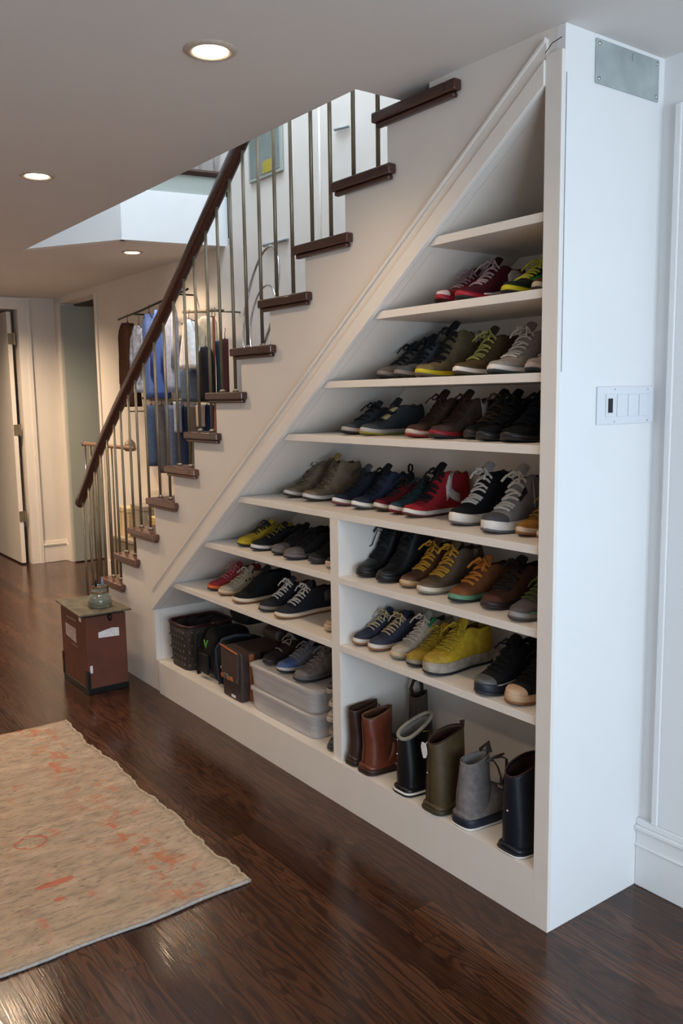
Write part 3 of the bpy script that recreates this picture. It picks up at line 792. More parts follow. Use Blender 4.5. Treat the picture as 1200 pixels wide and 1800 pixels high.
make_shoe(-0.747, zE, .09, 'bright red high-top with black laces and a white star and swoosh mark', upper=cloth('#9a1622'), sole=WHT, outsole=cloth('#6a3c34'), lace=BLK, tongue=cloth('#141416'), lining=cloth('#a88a3c'), hc=0.135, hi=0.150, nl=7, laces_w=.005, spring=.014, L=.30,
          patch=[([(.34, 3.2), (.38, 3.0), (.43, 2.6)], 1.0, cloth('#cfc6c0'), 'logo_patch'), ([(.22, 1.9), (.28, 2.0), (.34, 2.2), (.42, 3.0)], .5, cloth('#cfc6c0'), 'logo_patch'), ([(.30, 4.4), (.325, 3.9), (.35, 3.2)], .22, cloth('#a8a8a8'), 'logo_patch')])
make_shoe(-0.504, zE, .085, 'black canvas high-top with bold white laces and white rubber sole', upper=cloth('#16171c'), sole=WHT, outsole=cloth('#7a767a'), lace=WL, tongue=cloth('#a8a8ac'), lining=cloth('#6a6a72'), hc=0.140, hi=0.150, nl=8, laces_w=.0042, W=.106, L=.29, sh=.036)
make_shoe(-0.318, zE, .045, 'grey and white chunky high-top with white laces beside the black canvas one', upper=leather('#85858a'), sole=WHT, outsole=cloth('#6a6a70'), lace=WL, tongue=leather('#b4b4ba'), lining=cloth('#3a3c42'), cap=cloth('#4a4b50'), capk=.80, hc=0.135, hi=0.155, nl=7, laces_w=.005, W=.108, L=.29, sh=.036,
          patch=[([(.46, 4.6), (.5, 4.9), (.56, 5.3)], .5, cloth('#24262c'), 'black_panel'), ([(.26, 1.5), (.26, 2.6), (.27, 3.6)], .6, cloth('#3c5a90'), 'blue_label'), ([(.34, .9), (.36, 2.8), (.37, 4.2)], .4, leather('#b4b4ba'), 'white_panel')])
make_shoe(-0.209, zE, .075, 'golden tan shoe with cream sole near the right frame, partly hidden by the brown one', upper=suede('#9c6c2c'), sole=rubber('#cdb8a2'), outsole=GUM, lace=cloth('#a47a30'), tongue=suede('#8c6028'), lining=cloth('#5c4020'), W=0.08, hc=0.090, nl=5)
make_shoe(-0.113, zE, .06, 'brown suede shoe with cream sole against the right frame of the long middle board', upper=suede('#7c4c28'), sole=rubber('#cdb8a2'), outsole=GUM, lace=cloth('#a4702c'), tongue=suede('#6c4020'), lining=cloth('#5c4020'), W=0.084, hc=0.090, nl=5)

# --- left bay, upper board
YEL = cloth('#b59a1c')
make_shoe(-1.849, zF, .045, 'yellow low sneaker in the narrow left bay', upper=YEL, sole=rubber('#b8a020'), outsole=DKR, lace=cloth('#2a2a24'), tongue=YEL, lining=cloth('#3a3420'), hc=.07, nl=6)
make_shoe(-1.715, zF, .035, 'black low sneaker with white toe edge beside the yellow one', upper=cloth('#15161a'), sole=rubber('#c0bcb8'), outsole=DKR, lace=cloth('#6b5f20'), tongue=BLK, lining=BLK, hc=.075, nl=5)
make_shoe(-1.564, zF, .05, 'grey-toed black lace-up shoe, left of a pair on the upper left board', upper=cloth('#2b2a2c'), sole=rubber('#6a6262'), outsole=DKR, lace=BLK, tongue=BLK, lining=BLK, cap=suede('#6a6464'), capk=.78, hc=.085, nl=6, laces_w=.0045)
make_shoe(-1.438, zF, .03, 'grey-toed black lace-up shoe, right of a pair on the upper left board', upper=cloth('#29282b'), sole=rubber('#665e60'), outsole=DKR, lace=BLK, tongue=BLK, lining=BLK, cap=suede('#66605f'), capk=.76, hc=.085, nl=6, laces_w=.0045)
make_shoe(-1.301, zF, .06, 'dark charcoal shoe in shadow on the upper left board', upper=cloth('#232226'), sole=rubber('#332f36'), lace=BLK, tongue=BLK, lining=BLK, hc=.10, hi=.105, nl=6)
make_shoe(-1.175, zF, .055, 'pale-soled dark shoe hidden behind the upright divider', upper=cloth('#2a282a'), sole=rubber('#b8a898'), lace=BLK, tongue=BLK, lining=BLK, hc=.08, nl=4)

# --- left bay, lower board
make_shoe(-2.165, zG, .05, 'red sneaker with a bright orange sole, leftmost on the lower left board', upper=cloth('#9c3038'), sole=rubber('#d8682c'), outsole=DKR, lace=cloth('#b86a6c'), tongue=cloth('#8c2834'), lining=cloth('#7c2030'), hc=.085, nl=6,
          patch=[([(.3, 3), (.42, 4), (.5, 5)], .4, cloth('#b07a80'), 'side_line')])
make_shoe(-2.04, zG, .04, 'off-white spotted sneaker with pinkish toe beside the red one', upper=cloth('#ada189'), sole=rubber('#c4b296'), outsole=GUM, lace=cloth('#b8ac94'), tongue=cloth('#a09680'), lining=cloth('#6c6a58'), hc=.085, nl=6,
          patch=[([(.40, 3.2), (.42, 3.2)], .4, BLK, 'dark_spot'), ([(.47, 3.6), (.49, 3.6)], .4, BLK, 'dark_spot'), ([(.40, 4.8), (.42, 4.8)], .35, BLK, 'dark_spot'), ([(.54, 3.9), (.56, 3.9)], .4, BLK, 'dark_spot')])
make_shoe(-1.855, zG, .015, 'plain black slip-on high sneaker with thin cream sole', upper=cloth('#0f1012'), sole=CRM, outsole=GUM, lining=BLK, hc=.115, hi=.12, mid=.075, W=.112, L=.30, sh=.022, tongue=cloth('#16181c'))
make_shoe(-1.645, zG, .025, 'navy lace-up sneaker with grey rubber toe, left of the navy pair', upper=cloth('#22242f'), sole=rubber('#7c7270'), outsole=DKR, lace=WL, tongue=cloth('#2a2e40'), lining=cloth('#4a3a34'), hc=.09, hi=.10, nl=7, laces_w=.0035)
make_shoe(-1.496, zG, .015, 'navy lace-up sneaker with cream sole, right of the navy pair', upper=cloth('#242733'), sole=CRM, outsole=GUM, lace=WL, tongue=cloth('#2a2e40'), lining=cloth('#4a3a34'), hc=.095, hi=.105, nl=7, laces_w=.0035, W=.104,
          patch=[([(.05, 3.5), (.12, 3.3), (.22, 2.9)], .9, leather('#45444a'), 'heel_patch')])
make_shoe(-1.198, zG, .06, 'beige low shoe half hidden by the upright divider on the lower left board', upper=cloth('#ad9880'), sole=rubber('#b8a088'), lace=cloth('#b8a488'), tongue=cloth('#9c8870'), lining=cloth('#6c5c4c'), hc=.08, nl=5)

# --- right bay, board with the yellow-laced boots
YLC = cloth('#c08c1e')
def ankle_boot(x, y0, label, **k):
    return make_shoe(x, zF, y0, label, name='ankle_boot', cat='boot', upper=leather('#141416', .5), sole=rubber('#18181a'), lace=BLK, tongue=BLK, lining=BLK, hc=.178, hi=.170, he=.44, nl=9, laces_w=.004, L=.29, sh=.024, dip=.0, mid=.072, **k)
ab, al = ankle_boot(-0.967, .05, 'black leather lace-up boot against the divider with one lace dangling out')
MB().tube([al.surf(.52, 8, .006), al.surf(.52, 8, .02)+Vector((.012, -.02, .0)), Vector((.185, -.045, .105)), Vector((.21, -.075, .085)), Vector((.225, -.105, .050)), Vector((.228, -.115, .030))], .0022, 5).build('loose_lace', BLK, ab, True)
ankle_boot(-.845, .045, 'black leather lace-up boot standing next to the one with the dangling lace')
make_shoe(-.725, zF, .055, 'brown leather high-top with yellow laces, left of the yellow-laced pair', upper=leather('#5c3c28'), sole=rubber('#bfa27c'), outsole=rubber('#8c6c4c'), lace=YLC, tongue=leather('#4c3424'), lining=cloth('#4c3c2c'), hc=.125, hi=.13, nl=8, laces_w=.0042)
make_shoe(-.61, zF, .035, 'olive brown high-top with yellow laces and white sole, right of the yellow-laced pair', upper=leather('#5c4c38', .6), sole=rubber('#cabfae'), outsole=rubber('#8c8474'), lace=YLC, tongue=leather('#5a4830'), lining=cloth('#4c3c2c'), hc=.125, hi=.135, nl=8, laces_w=.0045, W=.100,
          patch=[([(.14, 4.2), (.18, 4.3), (.22, 4.2)], .8, suede('#6b6250'), 'round_badge'), ([(.165, 4.2), (.185, 4.2)], .35, YLC, 'round_badge')])
make_shoe(-0.458, zF, .035, 'tan suede shoe with orange laces and a mint green sole', upper=suede('#7c4c2c'), sole=rubber('#5c8468'), outsole=DKR, lace=cloth('#c07420'), tongue=suede('#a8682c'), lining=cloth('#5a4030'), hc=.09, hi=.10, nl=5, laces_w=.0055)
make_shoe(-0.324, zF, .05, 'dark brown suede shoe with black tangled laces beside the tan one', upper=suede('#58392b'), sole=rubber('#33292a'), lace=cloth('#2a2424'), tongue=cloth('#2c2a2a'), lining=BLK, hc=.105, hi=.115, nl=6, laces_w=.0055, W=.102)
make_shoe(-0.174, zF, .01, 'grey running shoe with white and green toe edge against the right frame', upper=cloth('#5e5654'), sole=rubber('#8a8684'), outsole=cloth('#57504e'), lace=cloth('#5b6a30'), tongue=cloth('#4e4a48'), lining=BLK, hc=.08, nl=5,
          patch=[([(.6, 1.2), (.75, 1.2), (.86, 1.2)], .5, cloth('#4b8a5c'), 'green_line')])

# --- right bay, board with the yellow shoes
NB = cloth('#31364f'); NB2 = cloth('#373c52')
make_shoe(-0.972, zG, .03, 'blue canvas sneaker with cream laces, left of the blue pair by the divider', upper=NB, sole=rubber('#c9c0b4'), outsole=GUM, lace=cloth('#c4b490'), tongue=cloth('#262c48'), lining=cloth('#5c4c34'), hc=.075, hi=.085, nl=7, W=0.082, laces_w=.0028)
make_shoe(-0.88, zG, .03, 'slate blue canvas sneaker with cream laces, right of the blue pair', upper=NB2, sole=rubber('#c9c0b4'), outsole=GUM, lace=cloth('#c4ac80'), tongue=cloth('#262c48'), lining=cloth('#6c4c24'), W=0.082, hc=.08, hi=.09, nl=7, laces_w=.0032)
make_shoe(-.75, zG, .03, 'off-white sneaker with a green accent behind the yellow shoes', upper=cloth('#b5a998'), sole=rubber('#b8a484'), outsole=rubber('#7c786a'), lace=cloth('#c4b8a8'), tongue=cloth('#8c8c80'), lining=cloth('#3c4438'), hc=.10, hi=.115, nl=6,
          patch=[([(.35, 4.6), (.40, 4.9), (.46, 5.2)], .5, cloth('#2e8a58'), 'green_accent')])
YS = suede('#b08f22'); YS2 = suede('#bb9a14')
make_shoe(-.65, zG, .02, 'dull mustard yellow sneaker with a dirty white sole, left of the yellow pair', upper=YS, sole=rubber('#8c8478'), outsole=DKR, lace=cloth('#a08c20'), tongue=YS, lining=cloth('#5c5020'), hc=.085, nl=6, cap=suede('#a58a30'), capk=.80)
make_shoe(-.545, zG, .005, 'bright yellow chunky sneaker with a worn dirty white sole', upper=YS2, sole=mat('dirty_midsole', '#9c9284', .8, var=.3, scale=40), outsole=DKR, lace=cloth('#a8921c'), tongue=YS2, lining=cloth('#5c4c10'), hc=.10, hi=.11, nl=6, laces_w=.0045, sh=.042, cap=suede('#a98c30'), capk=.80, W=.108, L=.29)
make_shoe(-.30, zG, -.0, 'black shoe with a thick navy platform sole and thin white line', upper=cloth('#121316'), sole=rubber('#1f2530'), outsole=rubber('#22262e'), cap=leather('#5a5c58'), capk=.86, lace=BLK, tongue=BLK, lining=BLK, hc=.11, hi=.115, nl=5, laces_w=.004, sh=.034, W=.104,
          patch=[([(.5, .6), (.65, .6), (.8, .6), (.92, .6), (.99, .6)], .22, WHT, 'white_line'), ([(.30, 5.2), (.33, 5.4)], .5, cloth('#8a8a8a'), 'logo_patch')])
make_shoe(-.182, zG, .01, 'black shoe with a beige rubber toe against the right frame', upper=cloth('#14171a'), sole=rubber('#bf9f80'), outsole=GUM, cap=rubber('#c4a486'), capk=.86, lace=BLK, tongue=BLK, lining=BLK, hc=.10, hi=.105, nl=5, sh=.030, W=.100)

# ------------------------------------------------------------------ boots on the bottom board (heels towards the room)
def make_boot(x, y0, label, upper, sole, lining, outsole=None, ht=.22, W=.105, L=.28, rx=.066, ry=None, slant=.12, waist=.0, sh=.022, wrinkle=.0, rim=None, tilt=0, flare=0, rz=0, pinch=.25):
    t = thing('boot', label, 'boot', (x, y0, z0+.0004), PI/2+rz, 'boots on the bottom board')
    l = Last(L=L, W=W, hc=.030, hi=.088, he=.46, heel=1.12, sh=sh, mid=.072, toe=.045, spring=.004)
    l.ht = [(0, .02), (.3, .03), (.44, .10)] + [q for q in l.ht if q[0] > .5]
    l.hole = lambda q: 0
    ry = ry or W*.44
    mb = MB(); mb.loft([l.ring(s_) for s_ in ST], closed=False, cap=False)
    n = 17; last = (len(ST)-1)*n
    mb.f.append(tuple(range(n))); mb.f.append(tuple(range(last, last+n)))
    N = 28; rings = []
    zs = [sh+.001, .04, .065, .09, .115, .14, .165, .19, .215, .24, .27, .30]
    zs = [z for z in zs if z < ht-.015]+[ht-.004, ht]
    def pt(z, k, inset=0):
        f = z/ht
        wst = 1-waist*math.exp(-((z-.105)/.05)**2)
        ax = rx*wst*(1+flare*f)-inset; ay = max(.012, ry*(1-.35*waist*math.exp(-((z-.105)/.05)**2))*(1+flare*f)*(1-pinch*max(0, f-.35)/.65)-inset)
        c = math.cos(2*PI*k/N); s_ = math.sin(2*PI*k/N)
        px = rx+.002+tilt*z+math.copysign(abs(c)**.85, c)*ax
        py = math.copysign(abs(s_)**.85, s_)*ay
        if wrinkle: px += wrinkle*math.sin(z*150+3*s_)*math.exp(-((z-.11)/.05)**2)
        zz = z+(slant*(px-rx)+.004*math.sin(2*PI*k/N*2+ht*40))*max(0, (z-ht*.55)/(ht*.45))
        return Vector((px, py, zz))
    for z in zs: rings.append([pt(z, k) for k in range(N)])
    rings.append([pt(ht, k, .004)+Vector((0, 0, -.001)) for k in range(N)])
    rings.append([pt(ht-.02, k, .0065) for k in range(N)])
    mb.loft(rings, cap=False)
    mb.build('upper', upper, t, True, sub=1)
    li_ = MB(); li_.loft([[pt(z, k, .0075) for k in range(N)] for z in (ht-.004, ht-.05, ht*.5, .06)], cap=False); li_.f.append(tuple(range(3*N, 4*N)))
    li_.build('lining', lining, t, True)
    slab(l, [(.94, 0, 0.004), (1.0, .003, .007), (1.0, .0045, sh*.55), (1.0, .0035, sh-.001), (.93, .0, sh+.002)], l.zs).build('sole', sole, t, True, sub=1)
    slab(l, [(.93, 0, 0), (.98, .0025, .001), (1.0, .0042, .004), (1.0, .0050, .008), (.95, 0, .009)], l.zs).build('outsole', outsole or sole, t, True)
    if rim:
        MB().tube([pt(ht, k, .002)+Vector((0, 0, .002)) for k in range(N)]+[pt(ht, 0, .002)+Vector((0, 0, .002))], rim[1], 8, cap=False).build('rim', rim[0], t, True)
    return t, pt
def seam(t, pt, ks, m, name='back_seam', z1=None, top=.2):
    z1 = z1 or top
    for k in ks:
        MB().tube([pt(.03+(z1-.03)*j/9, k, -.0008) for j in range(10)], .0014, 5).build(name, m, t, True)
DKS = leather('#2c150c')
t_, pt = make_boot(-.975, .004, 'dark brown leather boot against the divider, behind the chestnut one', leather('#3a2418', .4), rubber('#2c2018'), cloth('#4a3626'), ht=.225, W=.084, L=.27, waist=.10, wrinkle=.0015)
t_, pt = make_boot(-.882, -.002, 'chestnut brown leather pull-on boot with dark sole', leather('#6a301a', .35), rubber('#2c1c14'), suede('#4c3424'), ht=.222, pinch=.30, W=.104, waist=.12, wrinkle=.002, slant=.16, rim=(suede('#6a5038'), .003))
seam(t_, pt, (14, 11), DKS, top=.2)
MB().tube([pt(.17, 4, -.004)+Vector((.01, 0, 0)), pt(.21, 4, -.008), pt(.235, 5, -.002)], [(.002, .008)]*3, 6).build('pull_tab', leather('#3a2014'), t_, True)
t_, pt = make_boot(-.955, .292, 'grey felt boot with a tall pull loop standing deep behind the chestnut boot', cloth('#5a5048'), DKR, cloth('#3a3430'), ht=.215, W=.072, L=.118, rx=.042)
MB().tube([(.02, 0, .20), (.005, .0, .245), (.02, 0, .275), (.05, 0, .275), (.062, 0, .245), (.06, 0, .20)], [(.0025, .010)]*6, 6, up=(0, 1, 0)).build('pull_loop', cloth('#3a3028'), t_, True)
t_, pt = make_boot(-.672, -.004, 'black rubber boot with grey fleece lining and a beaded zip pull', rubber('#0d0e11', .35), WHT, cloth('#8a8478'), BLK, ht=.232, W=.110, L=.22, rx=.072, sh=.014, slant=.42, ry=.050, rim=(cloth('#8f8878'), .007))
for z_ in (.222, .150): MB().blob(pt(z_, 13, -.002), (.004, .004, .004), 8, 6).build('rivet', M_CHROME, t_, True)
MB().box(-.0045, -.001, .004, .020, .105, .111).build('silver_badge', M_CHROME, t_)
MB().tube([pt(.225, 21, -.004), pt(.215, 22, -.010), pt(.185, 22, -.012)], .002, 5).build('zip_cord', mat('brass', '#a88a4a', .3, metal=.9, bump=0), t_, True)
t_, pt = make_boot(-0.507, -.012, 'olive brown rubber boot with a white tag hanging from its rim', leather('#4c3c22', .5), rubber('#33301f'), leather('#3a1e14', .7), ht=.258, pinch=.32, W=.114, L=.22, rx=.074, ry=.050, sh=.016, slant=.22, rim=(leather('#3a1e14', .7), .0025))
seam(t_, pt, (14, 12), leather('#2e2414'), top=.24)
MB().blob(pt(.135, 13, -.001), (.003, .004, .004), 8, 6).build('rivet', M_CHROME, t_, True)
MB().tube([pt(.255, 12, -.001), pt(.25, 12, -.006), pt(.236, 12, -.006)], .0012, 5).build('tag_string', WL, t_, True)
c = pt(.21, 12, -.006)
MB().prism([(c.y+.013, .238), (c.y-.003, .238), (c.y-.011, .222), (c.y-.013, .202), (c.y-.005, .186), (c.y+.005, .184), (c.y+.011, .198), (c.y+.017, .220)], 0, c.x-.006, c.x-.004).build('paper_tag', mat('white_card', '#d8d6d6', .6, bump=.02), t_)
MB().tube([pt(.25, 0, -.002), pt(.27, 0, -.006), pt(.262, 1, -.004)], [(.0025, .008)]*3, 6).build('pull_tab', leather('#3a1e14', .7), t_, True)
GRY = suede('#77716e')
t_, pt = make_boot(-0.372, -.005, 'grey suede ankle boot with navy and white sole and loose buckle straps', GRY, rubber('#1c2230'), cloth('#8c8884'), WHT, ht=.222, W=.112, L=.28, rx=.060, ry=.046, sh=.036, slant=.15, waist=-.08, tilt=.03, flare=-.08)
seam(t_, pt, (13, 10), suede('#5a5452'), top=.21)
sb = MB()
a = pt(.21, 22, -.003)
sb.tube([a, a+Vector((.02, -.012, .004)), a+Vector((.035, -.018, -.02)), a+Vector((.05, -.02, -.06)), a+Vector((.055, -.018, -.10))], [(.003, .008)]*5, 6)
sb.tube([a+Vector((.02, -.002, .006)), a+Vector((.055, -.016, .008)), a+Vector((.075, -.020, -.005)), a+Vector((.075, -.020, -.05)), a+Vector((.06, -.018, -.09))], [(.003, .007)]*5, 6)
sb.tube([a+Vector((.0, .0, .0)), a+Vector((.03, -.01, .012)), a+Vector((.07, -.012, .012))], .004, 6)
sb.build('buckle_strap', leather('#4c4440'), t_, True)
MB().tube([pt(.222, 25, .0), pt(.222, 0, -.004)+Vector((0, 0, .02)), pt(.222, 3, .0)], [(.004, .010)]*3, 8).build('collar_tab', cloth('#3c3834'), t_, True)
t_, pt = make_boot(-0.164, -.008, 'navy rubber boot with brown lining standing by the right frame', rubber('#0e131e', .42), rubber('#12161e'), leather('#3a1e18', .7), WHT, ht=.268, pinch=.25, W=.118, L=.22, rx=.080, ry=.053, sh=.014, slant=.22, rim=(leather('#3a1e18', .7), .0025))
MB().box(-.004, -.001, .016, .036, .205, .212).build('silver_badge', M_CHROME, t_)
MB().blob(pt(.14, 14, -.001), (.003, .004, .004), 8, 6).build('rivet', M_CHROME, t_, True)

# ------------------------------------------------------------------ bottom left: basket, bags, satchel, plastic boxes
WK = mat('woven_dark_wicker', '#2c2420', .7, var=.5, scale=120, bump=.8, bscale=160)
b_ = thing('basket', 'dark woven basket with a maroon rim in the bottom left corner', 'basket', (-2.50, .17, z0))
rings = [[(math.copysign(abs(math.cos(a))**.35, math.cos(a))*(.10+.012*f), math.copysign(abs(math.sin(a))**.35, math.sin(a))*(.13+.012*f), .23*f) for a in [2*PI*k/32 for k in range(32)]] for f in (0, .03, .25, .5, .75, 1)]
q = MB(); q.loft(rings, cap=False); q.f.append(tuple(range(32)))
q.build('body', WK, b_, True, solid=.008)
rm = MB(); rm.tube([(*(p[:2]), .232) for p in rings[-1]]+[(*(rings[-1][0][:2]), .232)], .009, 6); rm.build('rim', leather('#3c1418'), b_, True)
bd = MB()
for iz in range(6):
    for iy in range(9):
        y = -.12+iy*.03+(.015 if iz % 2 else 0)
        bd.blob((.102+.010*iz/6, y, .03+iz*.034), (.006, .008, .008), 6, 4)
for iz in range(6):
    for ix in range(6):
        bd.blob((-.085+ix*.03+(.015 if iz % 2 else 0), -.133-.010*iz/6, .03+iz*.034), (.008, .006, .008), 6, 4)
bd.build('stud_pattern', mat('pewter_studs', '#4c4640', .5, var=.2, bump=0), b_, True)
q = MB()
for k in range(7): q.blob((-.08+.026*k, random.uniform(-.08, .08), .20+random.uniform(0, .03)), (.035, .05, .03), 8, 6, .9)
q.build('folded_cloth', cloth('#1c1618'), b_, True)

def bag(name, label, cat, loc, size, m, lean=0, e=.55, rz=0, wr=.006, top=.85):
    t = thing(name, label, cat, loc, rz)
    rn = random.Random(len(label)); ph = [rn.uniform(0, 6) for _ in range(6)]
    sx, sy, sz = size
    def fn(d):
        f = d.z/sz
        k = 1-(1-top)*max(0, f)
        w = wr*(math.sin(14*d.z/sz+ph[0]+6*d.x/sx)+math.sin(9*d.y/sy+ph[1]+5*d.z/sz))
        return Vector((d.x*k+w+lean*(d.z+sz), d.y*k+w*.6, d.z+w*.3))
    MB().blob((0, 0, sz), size, 20, 14, e, fn).build('body', m, t, True, sub=1)
    return t
b1 = bag('backpack', 'black nylon backpack upright beside the woven basket', 'bag', (-2.245, .19, z0+.002), (.075, .135, .125), cloth('#111215', .6), 0, .5)
MB().box(-.05, .05, -.148, -.132, .03, .13).build('front_pocket', cloth('#17181c', .6), b1, bevel=.006)
MB().tube([(-.03, -.02, .24), (-.03, -.05, .262), (.0, -.06, .268), (.03, -.05, .262), (.03, -.02, .24)], [(.003, .010)]*5, 6).build('handle', BLK, b1, True)
MB().tube([(.02, -.144, .205), (.045, -.148, .17), (.060, -.146, .21)], .004, 6).build('green_cord', cloth('#4f9c34'), b1, True)
q = MB(); q.tube([(-.06, -.14, .22), (-.06, -.155, .12), (-.055, -.14, .01)], [(.003, .012)]*3, 6); q.build('strap', cloth('#1c1d22'), b1, True)
b3 = bag('duffel_bag', 'small black soft bag lying high behind the green cord', 'bag', (-2.06, .30, z0+.14), (.085, .10, .06), cloth('#101013', .7), 0, .6)
b2 = bag('tote_bag', 'slim black bag with a grey shoulder strap squeezed against the satchel', 'bag', (-2.085, .17, z0+.002), (.055, .14, .115), cloth('#16181c', .6), 0, .45)
q = MB(); q.tube([(.045, -.14, .03), (.04, -.150, .12), (.03, -.148, .20), (.045, -.12, .245), (.05, -.05, .255), (.05, .04, .24)], [(.003, .009)]*6, 6); q.build('strap', cloth('#343e4c'), b2, True)
b3.location = (-2.19, .30, z0+.258)

# satchel: boxy, orange piping
SB = leather('#3d2f2b', .6)
s_ = thing('satchel', 'brown satchel with orange piping and a tan buckle strap standing upright', 'bag', (-1.90, .16, z0+.001), 0)
q = MB(); q.prism([(-.085, 0), (.085, 0), (.092, .10), (.088, .232), (-.070, .245), (-.088, .12)], 1, -.145, .125)
q.build('body', SB, s_, bevel=.010)
q = MB(); q.prism([(-.074, .10), (.074, .088), (.084, .236), (-.068, .250)], 1, -.160, -.144)
q.build('flap', leather('#4a3a35', .6), s_, bevel=.004)
OR_ = leather('#b0602a', .5)
q = MB(); q.tube([(-.070, -.160, .250), (.0, -.161, .244), (.086, -.160, .236)], .0045, 6); q.build('piping', OR_, s_, True)
q = MB(); q.box(.0885, .0925, -.10, -.075, .0, .225).build('side_stripe', leather('#9c5a30', .5), s_)
q = MB(); q.box(.0885, .0925, -.04, -.02, .0, .225).build('side_stripe', leather('#1c1412', .5), s_)
q = MB(); q.box(-.060, .045, -.168, -.161, .098, .116); q = q.build('strap', OR_, s_, bevel=.002)
MB().box(-.030, .012, -.172, -.167, .100, .126).build('buckle', mat('tarnished_metal', '#8c8478', .4, metal=.8, bump=0), q, bevel=.003)
MB().box(-.0, .035, -.148, -.1455, .012, .024).build('white_tag', mat('white_card', '#d8d6d6'), s_)
MB().blob((-.078, -.155, .135), (.006, .006, .006), 8, 6).build('stud', M_CHROME, s_, True)
h_ = bag('leather_pouch', 'dark maroon leather pouch lying on top between satchel and clear box', 'bag', (-1.80, .26, z0+.262), (.070, .11, .045), leather('#241512', .5), 0, .55)

# clear plastic boxes
def plas():
    m = bpy.data.materials.new('frosted_plastic'); m.use_nodes = True
    nt = m.node_tree; b = nt.nodes['Principled BSDF']
    b.inputs['Base Color'].default_value = (.72, .70, .70, 1); b.inputs['Roughness'].default_value = .3
    b.inputs['Alpha'].default_value = .55
    n = nt.nodes.new('ShaderNodeTexNoise'); n.inputs['Scale'].default_value = 3
    r = nt.nodes.new('ShaderNodeValToRGB'); r.color_ramp.elements[0].position = .35; r.color_ramp.elements[1].position = .7
    r.color_ramp.elements[0].color = (.50, .50, .50, 1); r.color_ramp.elements[1].color = (.66, .66, .66, 1)
    nt.links.new(n.outputs['Fac'], r.inputs['Fac']); nt.links.new(r.outputs['Color'], b.inputs['Alpha'])
    return m
PLM = plas()
PLM.node_tree.nodes['Principled BSDF'].inputs['Transmission Weight'].default_value = .25
PX0, PX1 = -1.765, -1.235
for k, (zz, lab) in enumerate(((z0+.001, 'lower clear plastic storage box, standing on the bottom board'), (z0+.108, 'upper clear plastic storage box with shoes on its lid'))):
    t_ = thing('storage_box', lab, 'box', ((PX0+PX1)/2, .19, zz))
    hw, hd = (PX1-PX0)/2-.005, .165
    q = MB(); rr = []
    for f, kk in ((0, .95), (.01, .97), (.085, 1.0), (.088, 1.02)):
        rr.append([(math.copysign(abs(math.cos(a))**.18, math.cos(a))*hw*kk, math.copysign(abs(math.sin(a))**.18, math.sin(a))*hd*kk, f) for a in [2*PI*(j+.5)/40 for j in range(40)]])
    q.loft(rr, cap=False); q.f.append(tuple(range(40))); q.build('body', PLM, t_, False, solid=.002)
    q = MB(); rr = []
    for f, kk in ((.088, 1.035), (.098, 1.035), (.103, .99), (.1045, .96)):
        rr.append([(math.copysign(abs(math.cos(a))**.18, math.cos(a))*hw*kk, math.copysign(abs(math.sin(a))**.18, math.sin(a))*hd*kk, f) for a in [2*PI*(j+.5)/40 for j in range(40)]])
    q.loft(rr); q.build('lid', PLM, t_, False)
    q = MB()
    rn = random.Random(3+k)
    for j in range(9):
        q.blob((-hw*.8+j*hw*.2, rn.uniform(-.08, .08), .038), (.045, .075, .030), 8, 6, .9, lambda d: d+Vector((rn.uniform(-.008, .008),)*3))
    q.build('stored_linen', cloth('#a39c98'), t_, True)
make_shoe(-1.665, z0+.2135, .05, 'dark brown shoe in shadow on the lid of the clear box', upper=suede('#2c201e'), sole=rubber('#2a2224'), lace=cloth('#8a8270'), tongue=BLK, lining=BLK, hc=.08, nl=3)
make_shoe(-1.531, z0+.2135, .04, 'blue and grey canvas shoe with white toe on the clear box', upper=cloth('#64646c'), sole=rubber('#b0aaa8'), outsole=DKR, cap=cloth('#3a568c'), capk=.74, lace=cloth('#77777c'), tongue=cloth('#77727a'), lining=BLK, hc=.075, nl=6)
make_shoe(-1.384, z0+.2135, .03, 'plain grey suede shoe on the clear box nearest the divider', upper=suede('#77706e'), sole=rubber('#5a5654'), outsole=DKR, lace=cloth('#85807e'), tongue=suede('#77706e'), lining=BLK, hc=.085, hi=.095, nl=5, W=.104)
STK = [('#26262a', '#38383c', 'black flat shoe with grey sole at the bottom of the stack by the divider'), ('#5a5048', '#8a7c6c', 'taupe flat shoe second from the bottom of the stack by the divider'),
       ('#8c847c', '#a89c8c', 'pale grey flat shoe in the middle of the stack by the divider'), ('#7c7068', '#b0a494', 'beige flat shoe second from the top of the stack by the divider'), ('#201c1c', '#8c8074', 'dark flat shoe with a light sole on top of the stack by the divider')]
for k, (a, b, lab) in enumerate(STK):
    make_shoe(-1.135, z0+.002+k*.058, .02+.012*(k % 2), lab, name='flat_shoe', upper=leather(a), sole=rubber(b), lining=leather('#2a2422'), hc=.036, hi=.034, mid=.030, toe=.026, L=.25, W=.082, sh=.018, spring=.003, group=None)

